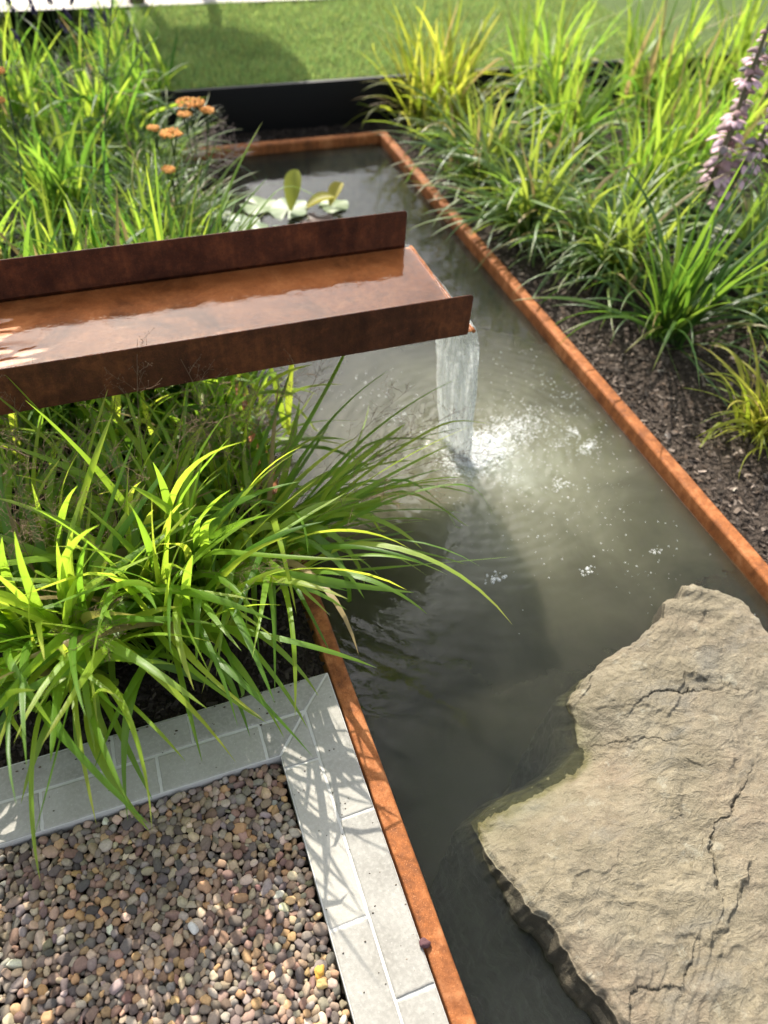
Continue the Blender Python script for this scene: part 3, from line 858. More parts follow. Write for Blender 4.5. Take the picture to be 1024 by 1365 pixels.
    rid = 1-np.abs(fbm(X*9+4, Y*13+X*5, oct=4)); h += .0035*(rid**4-.4)
    # rounded ridges at the far shoulder
    sh = np.exp(-((X-1.2)/.13)**2-((Y-.70)/.09)**2); h += sh*(.0035*np.sin((Y*1.0+X*.55)*95+3*fbm(X*6, Y*6)))
    # ledges and cracks: (points, lower side drop, crack depth, half width)
    CR = [([(.985, .285), (.931, .248), (.895, .243), (.883, .225), (.845, .194), (.80, .12)], .014, .016, .0055),
          ([(.905, .535), (.943, .551), (.988, .542), (1.024, .518), (1.07, .509)], .013, .006, .004),
          ([(.79, .487), (.806, .48), (.865, .459), (.916, .425)], .008, .004, .003),
          ([(.535, .02), (.548, .033), (.584, .054), (.646, .028), (.69, .056)], .014, .006, .004),
          ([(1.153, .577), (1.121, .523), (1.105, .508), (1.13, .47)], .006, .010, .003)]
    for pts, drop, dep, hw in CR:
        best = np.full(X.shape, 1e9); sgn = np.zeros(X.shape)
        jx = X + .022*fbm(X*16, Y*16+7, oct=5, gain=.6); jy = Y + .022*fbm(X*16+11, Y*16, oct=5, gain=.6)
        for (ax, ay), (bx, by) in zip(pts[:-1], pts[1:]):
            vx, vy = bx-ax, by-ay; L2 = vx*vx+vy*vy
            tt = np.clip(((jx-ax)*vx+(jy-ay)*vy)/L2, 0, 1)
            dd = np.hypot(jx-ax-tt*vx, jy-ay-tt*vy)
            side_ = np.sign((jx-ax)*vy-(jy-ay)*vx)
            u = dd < best; best[u] = dd[u]; sgn[u] = side_[u]
        low = (-1 if pts[-1][0] < pts[0][0] else 1)
        h -= .32*drop*np.exp(-best/.05)*(sgn*low > 0)
        h -= .42*dep*np.exp(-(best/(hw*.6))**2)*sstep(-.25, .15, fbm(X*20+2, Y*20, oct=2))
    h -= .012*sstep(.965, 1.0, f)[:, None]**2
    h[0] = h[0].mean(); h[1:6] = h[1:6]*np.linspace(.2, 1, 5)[:, None] + h[0]*(1-np.linspace(.2, 1, 5)[:, None])
    top = np.stack([X, Y, h], -1)
    # sides
    wetside = (th > np.radians(100)) & (th < np.radians(160))
    ws = np.convolve(np.r_[wetside[-30:], wetside, wetside[:30]].astype(float), np.ones(41)/41, 'same')[30:-30]
    face = (th > np.radians(160)) | (th < np.radians(-120))
    fs = np.convolve(np.r_[face[-30:], face, face[:30]].astype(float), np.ones(41)/41, 'same')[30:-30]
    rows = []
    hb = h[-1]
    for k in range(1, 26):
        s_ = k/25.0
        dep = -.72
        z = hb + (dep-hb)*s_**1.5
        under = sstep(0, .07, hb-z)
        off = ws*(.030*under + .02*s_) + fs*(.012*under + .02*s_) + (1-ws-fs).clip(0, 1)*(.006*under - .02*s_)
        off = off + (.012*fbm(ex*14+z*16, ey*14-z*9, oct=4) + .006*fbm(ex*45, ey*45+z*60, oct=3))*min(1, s_*4)
        rows.append(np.stack([RC[0]+(rr+off)*np.cos(th), RC[1]+(rr+off)*np.sin(th), z], -1))
    G = np.concatenate([top, np.array(rows)], 0); nr = len(G)
    V = G.reshape(-1, 3)
    i = np.arange(nr-1)[:, None]*NA; j = np.arange(NA)[None]; jn = (j+1) % NA
    Q = np.stack([i+j, i+NA+j, i+NA+jn, i+jn], -1).reshape(-1, 4)
    V = np.vstack([V, [RC[0], RC[1], h[0].mean()]])
    T = np.stack([np.full(NA, len(V)-1), np.arange(NA), (np.arange(NA)+1) % NA], -1)
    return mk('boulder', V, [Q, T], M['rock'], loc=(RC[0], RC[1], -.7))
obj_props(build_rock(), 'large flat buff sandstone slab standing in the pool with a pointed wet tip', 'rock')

# ------------------------------------------------------------------ corten chute with water
ZF = .470; CX1 = .803; CX0 = -1.3; CY0 = 1.4235; CY1 = 1.880; FH = .111; TH = .004
ch = thing('water_chute', (-.2, 1.65, .4), 'brown corten steel water chute spilling into the pool', 'chute')
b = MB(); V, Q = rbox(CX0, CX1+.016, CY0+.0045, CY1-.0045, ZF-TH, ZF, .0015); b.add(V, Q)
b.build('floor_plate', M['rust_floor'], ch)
def flange(y, name):
    R = .011; zt = ZF+FH; zb = ZF-TH-.001
    out = [(CX0, zb), (CX1, zb)] + [(CX1-R+R*math.cos(a), zt-R+R*math.sin(a)) for a in np.linspace(0, math.pi/2, 8)] + [(CX0, zt)]
    ny = 6
    b_ = MB(); n_ = len(out)
    prof_y = [(-TH/2, .0012), (-TH/2+.0012, 0), (TH/2-.0012, 0), (TH/2, .0012)]
    c = np.array([(CX0+CX1)/2, (zb+zt)/2]); V = []
    for dy, ins in prof_y:
        for (x, z) in out:
            V.append((x-(ins if x > c[0] else -ins), y+dy, z-(ins if z > c[1] else -ins)))
    V = np.array(V); Q = []
    for k in range(3):
        j = np.arange(n_); jn = (j+1) % n_
        Q.append(np.stack([k*n_+j, k*n_+jn, (k+1)*n_+jn, (k+1)*n_+j], -1))
    f0 = [(0, j+1, j) for j in range(1, n_-1)]; f1 = [(3*n_, 3*n_+j, 3*n_+j+1) for j in range(1, n_-1)]
    b_.add(V, np.concatenate(Q), f0+f1)
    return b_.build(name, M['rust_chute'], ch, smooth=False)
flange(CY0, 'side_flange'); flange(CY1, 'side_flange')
b = MB()
yy = np.linspace(CY0+.002, CY1-.002, 60)
P = np.stack([np.full(60, CX1+.0185)+.0012*fbm(yy*40, yy*0, oct=2), yy, np.full(60, ZF-.001)+.001*fbm(yy*50, yy*0+4, oct=2)], -1)
V, Q, T = tube(P, .0052, 8); b.add(V, Q, T)
b.build('drip_lip', M['rust_rim'], ch)
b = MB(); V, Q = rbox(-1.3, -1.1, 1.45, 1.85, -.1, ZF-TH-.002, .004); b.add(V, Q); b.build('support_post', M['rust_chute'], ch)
# running film of water on the chute floor
def film_z(X, Y):
    z = ZF+.0075 + .00030*fbm(X*26, Y*34, oct=3)
    bare = sstep(-.20, -.42, X + .22*fbm(X*3.0+1, Y*14, oct=3))
    return z - bare*(.0095*sstep(-.5, .5, fbm(X*5, Y*20+3, oct=2)+.15))
V, Q = grid(CX0+.01, CX1+.012, CY0+.0026, CY1-.0026, .0045, film_z)
fw = mk('chute_water', V, Q, M['film']); obj_props(fw, kind='structure')

# falling sheet: closed lens-shaped body following a free fall from the lip
def build_fall():
    nu, nv = 60, 90; v0 = .235
    g_ = 9.81; T_ = math.sqrt(2*(ZF+.006-ZW)/g_)
    t_ = np.linspace(0, T_, nv)[:, None]; s_ = t_/T_
    u = np.linspace(0, 1, nu)[None]
    ya = CY0+.010+.012*s_; yb = CY0+.285 - .125*s_**2.2
    Y = ya+(yb-ya)*u + .004*fbm(u*8+0*s_, s_*6+0*u, oct=3)*s_
    X = CX1+.018 + (v0*(1-.65*u))*t_ + .010*s_*fbm(u*5+3+0*s_, s_*5+0*u, oct=3) + .004*fbm(u*14+0*s_, s_*9+0*u, oct=2)*s_
    Z = ZF+.006 - .5*g_*t_**2 + 0*u
    th_ = (.0045+.006*s_)*np.sqrt(np.clip(1-(2*u-1)**2, 0, 1))*(1+.7*fbm(u*12+0*s_, s_*7+0*u, oct=3))
    A = np.stack([X+th_, Y, Z], -1); B_ = np.stack([X-th_, Y, Z], -1)[:, ::-1]
    G = np.concatenate([A, B_[:, 1:-1]], 1); k = G.shape[1]
    V = G.reshape(-1, 3)
    U = np.concatenate([np.tile(u, (nv, 1)), np.tile(u[:, ::-1], (nv, 1))[:, 1:-1]], 1).reshape(-1)
    S_ = np.tile(s_, (1, k)).reshape(-1)
    i = np.arange(nv-1)[:, None]*k; j = np.arange(k)[None]; jn = (j+1) % k
    Q = np.stack([i+j, i+k+j, i+k+jn, i+jn], -1).reshape(-1, 4)
    C = np.stack([U, S_, 0*U, 0*U+1], -1)
    o_ = mk('waterfall', V, Q, M['fall'], C=C, loc=(.9, 1.5, ZW))
    return obj_props(o_, 'white veil of water falling from the chute lip into the pool', 'waterfall')
build_fall()

# foam bubbles on the pool
def build_foam():
    rng = np.random.default_rng(21)
    pts = []
    def blob(cx, cy, sx, sy, n, r0, r1, ang=0):
        a = rng.normal(0, 1, (n, 2))*[sx, sy]; c, s_ = math.cos(ang), math.sin(ang)
        x = cx + a[:, 0]*c-a[:, 1]*s_; y = cy + a[:, 0]*s_+a[:, 1]*c
        pts.append(np.stack([x, y, r0*.85+(r1*.95-r0*.85)*rng.random(n)**2.2], -1))
    blob(.95, 1.49, .06, .040, 2200, .0012, .0042, .3)
    blob(1.06, 1.54, .07, .035, 1300, .0010, .0038, .25)
    blob(.90, 1.47, .05, .04, 1500, .0012, .004); blob(.89, 1.45, .03, .025, 1500, .001, .0035); blob(1.05, 1.5, .17, .10, 900, .0008, .003, .2)
    blob(1.18, 1.56, .05, .03, 160, .001, .0035, .2)
    blob(1.30, 1.40, .022, .010, 120, .0015, .004, .4)
    blob(1.29, 1.48, .010, .016, 70, .0015, .004)
    blob(1.21, 1.44, .02, .01, 40, .0015, .0035)
    blob(.76, 1.72, .03, .02, 60, .0012, .004)
    blob(.80, 1.60, .02, .02, 50, .0012, .004)
    blob(.774, 1.011, .012, .007, 30, .002, .006); blob(1.028, .957, .012, .006, 24, .0015, .0045); blob(1.26, .955, .01, .005, 16, .0015, .0045)
    blob(1.12, 1.27, .02, .012, 40, .0015, .004); blob(.98, 1.35, .03, .012, 60, .001, .0035)
    blob(1.35, 1.65, .05, .10, 60, .0012, .0032); blob(1.2, 1.8, .12, .15, 90, .0012, .003)
    blob(1.15, 1.30, .16, .14, 260, .0008, .003); blob(.70, 1.85, .10, .10, 120, .0012, .004)
    blob(1.05, 1.1, .2, .14, 90, .0008, .0028); blob(1.25, .9, .1, .12, 34, .001, .003)
    P = np.concatenate(pts); P = P[(P[:, 0] > .31) & (P[:, 0] < 1.44)]
    B_, F = ICO[1]; n = len(P)
    z = water_z(P[:, 0], P[:, 1])
    z = z + np.where(np.hypot(P[:, 0]-.93, P[:, 1]-1.49) < .09, rng.uniform(0, .014, n), 0)
    V = B_[None]*P[:, 2][:, None, None]*np.array([1, 1, .7]) + np.stack([P[:, 0], P[:, 1], z], -1)[:, None]
    FF = (F[None]+(np.arange(n)*len(B_))[:, None, None]).reshape(-1, 3)
    o_ = mk('foam', V.reshape(-1, 3), FF, M['foam'])
    return obj_props(o_, 'white foam bubbles drifting over the pool from the foot of the waterfall', 'foam', kind='stuff')
build_foam()


def mat_froth():
    t = NT('froth'); c, u, v, w = t.attr(); p = t.pos()
    vo = t.voronoi(p, 170); n = t.noise(p, 42, 5, .65, .5)
    a = t.math('SUBTRACT', t.math('ADD', t.math('MULTIPLY', n, 1.1), t.math('MULTIPLY', vo, .35)), t.math('MULTIPLY', u, .95))
    a = t.ramp(a, [(.30, 0.0), (.70, .8)])
    df = t.n('ShaderNodeBsdfDiffuse'); df.inputs[0].default_value = (.74, .77, .72, 1); t.l(t.bump(t.math('ADD', vo, n), 1.0, .006), df.inputs['Normal'])
    tr = t.n('ShaderNodeBsdfTransparent')
    return t.done(t.mixs(a, tr.outputs[0], df.outputs[0]))


def build_froth():
    V, Q = grid(.74, 1.30, 1.30, 1.72, .005, lambda X, Y: water_z(X, Y)+.0035)
    dx, dy = V[:, 0]-.945, V[:, 1]-1.475
    c_, s_ = math.cos(.25), math.sin(.25); a, b_ = dx*c_+dy*s_, -dx*s_+dy*c_
    e_ = np.hypot(np.where(a > 0, a/.25, a/.17), b_/.125)
    e_ = e_*(1+.35*fbm(V[:, 0]*14, V[:, 1]*14, oct=3))
    V[:, 2] += .006*np.clip(1-e_, 0, 1)*(1+fbm(V[:, 0]*60, V[:, 1]*60, oct=3))
    keep = (e_[Q] < 1.15).all(1)
    C = np.stack([e_.clip(0, 1.2), 0*e_, 0*e_, 0*e_+1], -1)
    o_ = mk('foam', V, Q[keep], mat_froth(), C=C)
    return obj_props(o_, 'white froth churned up where the falling water hits the pool', 'foam', kind='stuff')
build_froth()

# ------------------------------------------------------------------ grass
def blades(rng, base, n, az, lean, L, W, droop, spread=.03, seg=12, fold=.25, twist=.5, bend=.5, power=1.5, shade=(0, 1)):
    """n arching blades as one vertex/quad set. az=(mean, spread) in radians or None for all round."""
    base = np.asarray(base, float)
    A = rng.uniform(0, 2*np.pi, n) if az is None else az[0]+rng.normal(0, az[1], n)
    le = rng.uniform(*lean, n); Ln = rng.uniform(*L, n); Wd = rng.uniform(*W, n); dr = rng.uniform(*droop, n)
    if az is None: off = rng.normal(0, spread, (n, 2))
    else: off = rng.normal(0, spread, (n, 2))
    p0 = np.concatenate([base[None, :2]+off, np.full((n, 1), base[2])], 1)
    s = np.linspace(0, 1, seg+1)[None]
    th = le[:, None] + dr[:, None]*s**power
    kink = (rng.random(n) < .16)*rng.uniform(.4, 1.3, n); s0 = rng.uniform(.35, .8, n)
    th = th + kink[:, None]/(1+np.exp(-(s-s0[:, None])*40))
    azs = A[:, None] + rng.normal(0, bend, n)[:, None]*s**1.5
    ds = Ln[:, None]/seg
    mid_th = (th[:, 1:]+th[:, :-1])/2; mid_az = (azs[:, 1:]+azs[:, :-1])/2
    st = np.stack([np.sin(mid_th)*np.cos(mid_az), np.sin(mid_th)*np.sin(mid_az), np.cos(mid_th)], -1)*ds[..., None]
    P = np.concatenate([np.zeros((n, 1, 3)), np.cumsum(st, 1)], 1) + p0[:, None]
    P[..., 2] = np.maximum(P[..., 2], -.012)
    T = np.stack([np.sin(th)*np.cos(azs), np.sin(th)*np.sin(azs), np.cos(th)], -1)
    side = np.stack([-np.sin(azs), np.cos(azs), np.zeros_like(azs)], -1)
    N = np.cross(side, T)
    tw = rng.normal(0, twist, n)[:, None]*s + rng.normal(0, .3, n)[:, None]
    sd = side*np.cos(tw)[..., None] + N*np.sin(tw)[..., None]
    nn = -side*np.sin(tw)[..., None] + N*np.cos(tw)[..., None]
    prof = np.minimum(1, .38+1.5*s)*np.clip((1-s), 0, 1)**.62
    prof = prof/prof.max()
    w = Wd[:, None]*prof*.5
    w = w*(1+.10*np.sin(s*rng.uniform(10, 22, n)[:, None]+rng.uniform(0, 6, n)[:, None]))
    wav = .16*np.sin(s*rng.uniform(6, 14, n)[:, None]+rng.uniform(0, 6, n)[:, None])
    l_ = P - sd*w[..., None] + nn*(w*(fold+wav))[..., None]
    r__ = P + sd*w[..., None] + nn*(w*(fold-wav))[..., None]
    V = np.stack([l_, P, r__], 2).reshape(-1, 3)
    k = (seg+1)*3
    i = (np.arange(n)*k)[:, None, None] + (np.arange(seg)*3)[None, :, None] + np.arange(2)[None, None]
    Q = np.stack([i, i+1, i+4, i+3], -1).reshape(-1, 4)
    rnd = rng.uniform(shade[0], shade[1], n)
    C = np.stack([np.broadcast_to(rnd[:, None, None], (n, seg+1, 3)), np.broadcast_to(s[..., None], (n, seg+1, 3)),
                  np.broadcast_to(np.array([0, .5, 1.0])[None, None], (n, seg+1, 3)), np.ones((n, seg+1, 3))], -1).reshape(-1, 4)
    return V, Q, C


def hero(b_, rng, base, az, lean, L, W, droop, power=1.5, fold=.22, shade=None, bend=0., twist=.15):
    sh = rng.uniform(.2, .9) if shade is None else shade
    st = rng.bit_generator.state
    V, Q, C = blades(rng, base, 1, (math.radians(az), 1e-6), (lean, lean+1e-6), (L, L+1e-6), (W, W+1e-6), (droop, droop+1e-6), 1e-6, 22, fold, twist, bend, power, (sh, sh+1e-6))
    b_.add(V, Q, None, C)


def panicle(rng, base, az, lean, L, droop=.6, head=.45, nb=16, r=.0006):
    """Fine branching seed head on a thin culm."""
    b_ = MB(); n = 16
    s = np.linspace(0, 1, n); th = lean+droop*s**1.6
    d_ = np.stack([np.sin(th)*np.cos(az), np.sin(th)*np.sin(az), np.cos(th)], -1)*(L/n)
    P = np.cumsum(d_, 0)+np.array(base)
    V, Q, T = tube(P, np.linspace(r*1.8, r*.6, n), 4, False); b_.add(V, Q)
    for i in range(nb):
        u = 1-head*(1-i/nb)**1.0
        k = min(n-2, int(u*(n-1))); p = P[k]
        bl = L*head*rng.uniform(.22, .5)*(1.1-.6*i/nb)
        a2 = rng.uniform(0, 6.28); dirn = d_[k]/np.linalg.norm(d_[k])*rng.uniform(.5, 1.1) + np.array([math.cos(a2), math.sin(a2), rng.uniform(-.2, .5)])*.8
        dirn /= np.linalg.norm(dirn)
        q = np.linspace(0, 1, 6)[:, None]
        B2 = p + dirn*bl*q + np.array([0, 0, -.22*bl])*q**2 + rng.normal(0, .0012, (6, 3))*q
        V, Q, T = tube(B2, r*.55, 3, False); b_.add(V, Q)
        for m_ in range(2, 6):
            for _ in range(2):
                c = B2[m_]; e_ = c+(dirn*.4+rng.normal(0, .7, 3))*bl*.16
                V, Q, T = tube(np.linspace(c, e_, 3), r*.42, 3, False); b_.add(V, Q)
                e2 = e_; d2 = rng.normal(0, 1, 3); d2 /= np.linalg.norm(d2)
                o1 = np.cross(d2, [0, 0, 1.0]); o1 = o1/(np.linalg.norm(o1)+1e-6)*.00065
                V = np.array([e2-d2*.0022, e2+o1, e2-o1, e2+d2*.0026, e2+np.cross(o1, d2), e2-np.cross(o1, d2)])
                T = [(0, 1, 4), (0, 4, 2), (0, 2, 5), (0, 5, 1), (3, 4, 1), (3, 2, 4), (3, 5, 2), (3, 1, 5)]
                b_.add(V, None, T)
    return b_


def clump(name, loc, specs, mat, label, group=None, seeds=(), heroes=(), seed=0, seedmat='seed', cat='grass'):
    rng = np.random.default_rng(seed)
    t = thing(name, loc, label, cat, group)
    b_ = MB()
    for sp in specs:
        sp = dict(sp); nb = sp.pop('n'); dx = sp.pop('at', (0, 0))
        V, Q, C = blades(rng, (loc[0]+dx[0], loc[1]+dx[1], loc[2]), nb, sp.pop('az', None), **sp); b_.add(V, Q, None, C)
    for hsp in heroes: hero(b_, rng, **hsp)
    b_.build('blades', M[mat], t)
    for s_ in seeds:
        panicle(rng, **s_).build('seed_head', M[seedmat], t)
    return t
R = math.radians
SZ = -.022

# front left bed: broad bright blades
gf = 'broad bladed grasses in the bed between chute and stone border'
common = dict(seg=14)
clump('ornamental_grass', (.17, 1.24, SZ), [
    dict(n=46, lean=(.03, .6), L=(.32, .50), W=(.014, .026), droop=(.7, 1.8), spread=.05, seg=14),
    dict(n=34, az=(R(-6), .34), lean=(.62, 1.05), L=(.46, .74), W=(.010, .019), droop=(.45, 1.0), spread=.05, seg=14),
    dict(n=24, az=(R(-70), .6), lean=(.15, .6), L=(.48, .68), W=(.014, .024), droop=(1.2, 2.0), spread=.04, seg=14)],
    'grass_broad', 'lush green grass clump leaning far out over the pool beside the chute', gf, seed=31,
    heroes=[dict(base=(.21, 1.2, 0), az=-2, lean=.75, L=.80, W=.010, droop=.95), dict(base=(.2, 1.22, 0), az=6, lean=.8, L=.76, W=.011, droop=.7),
            dict(base=(.2, 1.25, 0), az=12, lean=.65, L=.72, W=.012, droop=.9), dict(base=(.19, 1.3, 0), az=22, lean=.5, L=.60, W=.013, droop=1.0, shade=.1),
            dict(base=(.21, 1.16, 0), az=-12, lean=.6, L=.74, W=.012, droop=1.35), dict(base=(.2, 1.12, 0), az=-32, lean=.5, L=.52, W=.019, droop=1.6, shade=.5),
            dict(base=(.17, 1.1, 0), az=-45, lean=.4, L=.54, W=.018, droop=1.8, shade=.4)],
    seeds=[dict(base=(.18, 1.24, 0), az=R(a), lean=l, L=L, droop=d_, nb=20) for a, l, L, d_ in
           ((2, .8, .68, .5), (15, .7, .62, .5), (-8, .85, .70, .6), (40, .4, .58, .6), (80, .25, .56, .5), (-30, .6, .6, .8), (10, .9, .6, .4), (120, .2, .58, .4))])
clump('ornamental_grass', (-.06, 1.10, SZ), [
    dict(n=50, lean=(.03, .45), L=(.42, .66), W=(.017, .032), droop=(.6, 1.6), spread=.05, seg=14),
    dict(n=34, az=(R(-85), .8), lean=(.1, .5), L=(.52, .74), W=(.015, .028), droop=(1.2, 2.1), spread=.05, seg=14),
    dict(n=16, az=(R(-85), .8), lean=(.05, .32), L=(.60, .80), W=(.014, .026), droop=(.35, 1.0), spread=.05, seg=14),
    dict(n=20, az=(R(-90), 1.2), lean=(.03, .28), L=(.52, .68), W=(.017, .030), droop=(.15, .75), spread=.07, seg=14, shade=(.3, .95))],
    'grass_broad', 'bright green grass clump whose blades droop down over the stone border', gf, seed=32,
    heroes=[dict(base=(-.03, 1.06, 0), az=-72, lean=.6, L=.50, W=.019, droop=1.7, shade=.45), dict(base=(0, 1.05, 0), az=-80, lean=.45, L=.46, W=.022, droop=2.1, shade=.3),
            dict(base=(-.08, 1.05, 0), az=-88, lean=.5, L=.48, W=.016, droop=1.9), dict(base=(.02, 1.06, 0), az=-60, lean=.55, L=.44, W=.018, droop=2.0)],
    seeds=[dict(base=(-.05, 1.1, 0), az=R(a), lean=l, L=L, droop=d_, nb=18) for a, l, L, d_ in ((-40, .4, .5, .8), (20, .5, .52, .6), (170, .3, .54, .6), (-120, .3, .5, .7), (60, .2, .55, .5))])
clump('ornamental_grass', (-.31, 1.03, SZ), [
    dict(n=50, lean=(.03, .45), L=(.42, .66), W=(.018, .034), droop=(.6, 1.6), spread=.05, seg=14),
    dict(n=34, az=(R(-80), .8), lean=(.1, .5), L=(.52, .74), W=(.015, .029), droop=(1.2, 2.1), spread=.05, seg=14),
    dict(n=16, az=(R(-85), .8), lean=(.05, .32), L=(.60, .80), W=(.014, .026), droop=(.35, 1.0), spread=.05, seg=14),
    dict(n=20, az=(R(-90), 1.2), lean=(.03, .28), L=(.52, .68), W=(.017, .030), droop=(.15, .75), spread=.07, seg=14, shade=(.3, .95))],
    'grass_broad', 'broad yellow green grass clump with one long blade hanging onto the gravel', gf, seed=33,
    heroes=[dict(base=(-.32, 1.0, 0), az=-95, lean=.42, L=.62, W=.018, droop=2.05, shade=.6), dict(base=(-.27, 1.0, 0), az=-75, lean=.5, L=.50, W=.019, droop=1.8),
            dict(base=(-.29, .99, 0), az=-60, lean=.45, L=.50, W=.017, droop=1.7)],
    seeds=[dict(base=(-.3, 1.04, 0), az=R(a), lean=l, L=L, droop=d_, nb=18) for a, l, L, d_ in ((-60, .3, .5, .8), (30, .35, .55, .6), (100, .2, .58, .5), (200, .3, .5, .6))])
clump('ornamental_grass', (-.10, 1.33, SZ), [
    dict(n=52, lean=(.03, .5), L=(.34, .52), W=(.015, .030), droop=(.4, 1.4), spread=.06, seg=14),
    dict(n=9, lean=(.03, .3), L=(.50, .64), W=(.014, .022), droop=(.2, .7), spread=.06, seg=14, shade=(.55, .9))],
    'grass_broad', 'tall upright grass clump with blades rising in front of the chute', gf, seed=34,
    heroes=[dict(base=(-.10, 1.32, 0), az=150, lean=.22, L=.64, W=.019, droop=.35, shade=.6, bend=.0), dict(base=(-.05, 1.30, 0), az=140, lean=.20, L=.60, W=.016, droop=.45, shade=.7),
            dict(base=(-.04, 1.28, 0), az=95, lean=.08, L=.55, W=.018, droop=.3, shade=.75), dict(base=(.0, 1.3, 0), az=60, lean=.15, L=.50, W=.013, droop=.6)],
    seeds=[dict(base=(-.08, 1.3, 0), az=R(a), lean=l, L=L, droop=d_, nb=18) for a, l, L, d_ in ((10, .25, .60, .5), (170, .25, .62, .6), (60, .1, .62, .4), (200, .2, .66, .6))])
clump('ornamental_grass', (-.38, 1.28, SZ), [
    dict(n=52, lean=(.03, .5), L=(.34, .56), W=(.015, .030), droop=(.4, 1.5), spread=.06, seg=14),
    dict(n=9, lean=(.03, .3), L=(.50, .64), W=(.014, .022), droop=(.2, .7), spread=.06, seg=14, shade=(.55, .9))],
    'grass_broad', 'leafy grass clump under the chute at the left edge of the picture', gf, seed=35,
    seeds=[dict(base=(-.36, 1.28, 0), az=R(a), lean=l, L=L, droop=d_, nb=18) for a, l, L, d_ in ((10, .25, .58, .6), (-20, .3, .6, .7), (-70, .2, .58, .7), (60, .15, .6, .5))])
clump('ornamental_grass', (.12, 1.44, SZ), [
    dict(n=40, lean=(.03, .6), L=(.24, .38), W=(.012, .023), droop=(.4, 1.4), spread=.05, seg=14),
    dict(n=8, az=(R(20), .5), lean=(.4, .9), L=(.28, .42), W=(.009, .016), droop=(.4, 1.0), spread=.04, seg=14)],
    'grass_broad', 'dark green grass clump in the shade directly below the chute', gf, seed=36,
    seeds=[dict(base=(.12, 1.42, 0), az=R(a), lean=l, L=L, droop=d_, nb=20) for a, l, L, d_ in ((-60, .2, .6, .5), (-20, .25, .58, .5), (-100, .2, .6, .5))])

for k_, (x_, y_, lb_) in enumerate(((.13, 1.62, 'grass clump added under the chute to shade the rusty edging'), (-.16, 1.72, 'grass clump added to block sun under the middle of the chute'), (-.45, 1.68, 'grass clump added to block sun under the chute at the left frame'), (.19, 1.80, 'grass tuft added to shade the rusty edging under the back half of the chute'))):
    clump('ornamental_grass', (x_, y_, SZ), [dict(n=58, lean=(.03, .7), L=(0.31, 0.52), W=(0.0110, 0.0250), droop=(.4, 1.5), spread=.07, seg=12)], 'grass_broad', lb_, gf, seed=371+k_)  # clumps added to stop sun passing under the chute onto the edging
# back left bed: sunlit upright blades behind the chute
gb = 'sunlit grasses in the bed behind the chute'
def upright(loc, label, seed, n=72, H=(.3, .55), W=(.011, .027), lean=(.02, .5), droop=(.1, 1.0), mat='grass_back', heroes=(), seeds=(), group=gb, spread=.07, extra=()):
    return clump('ornamental_grass', loc, [dict(n=n, lean=lean, L=H, W=W, droop=droop, spread=spread, seg=10),
                                           dict(n=n//2, lean=(.3, 1.0), L=(H[0]*.8, H[1]*.9), W=(W[0]*.4, W[1]*.45), droop=(.8, 1.9), spread=spread, seg=10), *extra],
                 mat, label, group, seeds=seeds, heroes=heroes, seed=seed, seedmat='seed_grey')
upright((-.05, 2.10, SZ), 'bright grass clump right behind the chute with broad glowing blades', 41, H=(.35, .62), heroes=[dict(base=(.12, 2.1, 0), az=85, lean=.06, L=.66, W=.018, droop=.15, shade=.95), dict(base=(.1, 2.1, 0), az=60, lean=.1, L=.72, W=.017, droop=.2, shade=.6)])
upright((.02, 1.96, SZ), 'dense sun-blocking grass clump added tight against the back of the chute near the pool', 91, H=(.34, .54), n=150)  # added to keep low sun from reaching under the chute
upright((-.32, 1.97, SZ), 'dense sun-blocking grass clump added tight against the back of the chute by the left frame', 92, H=(.34, .54), n=150)  # second clump added for the same shade under the chute
upright((-.36, 2.15, SZ), 'grass clump behind the chute by the left frame with one tall yellow blade', 42, H=(.33, .6), heroes=[dict(base=(-.33, 2.2, 0), az=140, lean=.12, L=.78, W=.02, droop=.2, shade=.9)])
upright((.15, 2.30, SZ), 'grass clump leaning over the pool next to the water lily', 43, H=(.33, .6), extra=[dict(n=52, az=(R(18), .45), lean=(.3, .9), L=(.42, .66), W=(.008, .018), droop=(.2, .9), spread=.05, seg=10)],
        heroes=[dict(base=(.2, 2.4, 0), az=30, lean=.42, L=.72, W=.017, droop=.5, shade=.7), dict(base=(.2, 2.35, 0), az=10, lean=.55, L=.76, W=.013, droop=.5, shade=.6), dict(base=(.2, 2.4, 0), az=40, lean=.4, L=.66, W=.016, droop=.4)])
upright((-.20, 2.60, SZ), 'dense mid green grass clump in the middle of the far left bed', 44)
upright((.12, 2.72, SZ), 'grass clump in front of the orange flat flower heads', 45, H=(.28, .5), W=(.006, .013))
upright((-.50, 2.70, SZ), 'grass clump at the left frame below the tall dark stem', 46)
upright((-.15, 3.25, SZ), 'yellow lit grass clump behind the leaning grey stem', 47, H=(.3, .6), n=90)
upright((-.48, 3.40, SZ), 'fine grass clump below the lavender at the left frame', 48, H=(.3, .5), W=(.004, .010))
upright((.05, 3.85, SZ), 'tall grass clump standing against the shaded lawn', 49, H=(.35, .7), n=90)
upright((-.30, 4.15, SZ), 'grass clump with long yellow blades reaching up beside the lavender', 50, H=(.35, .75), n=90)
upright((.17, 3.28, SZ), 'narrow grey green grass clump bending beside the orange flowers', 51, H=(.25, .45), W=(.004, .009), mat='grass_grey', droop=(.8, 1.8),
        seeds=[dict(base=(.22, 3.2, 0), az=R(a), lean=l, L=L, droop=d_, nb=20, r=.0011) for a, l, L, d_ in ((-5, .8, .55, .4), (15, .7, .5, .4), (-20, .75, .52, .5), (5, .55, .5, .4), (30, .6, .45, .5))])
upright((.2, 4.5, SZ), 'low feathery green clump beside the shaded corner of the lawn', 52, H=(.15, .35), W=(.003, .007))
upright((-.2, 4.9, SZ), 'low pale green clump near the pale path', 53, H=(.15, .35), W=(.003, .007))
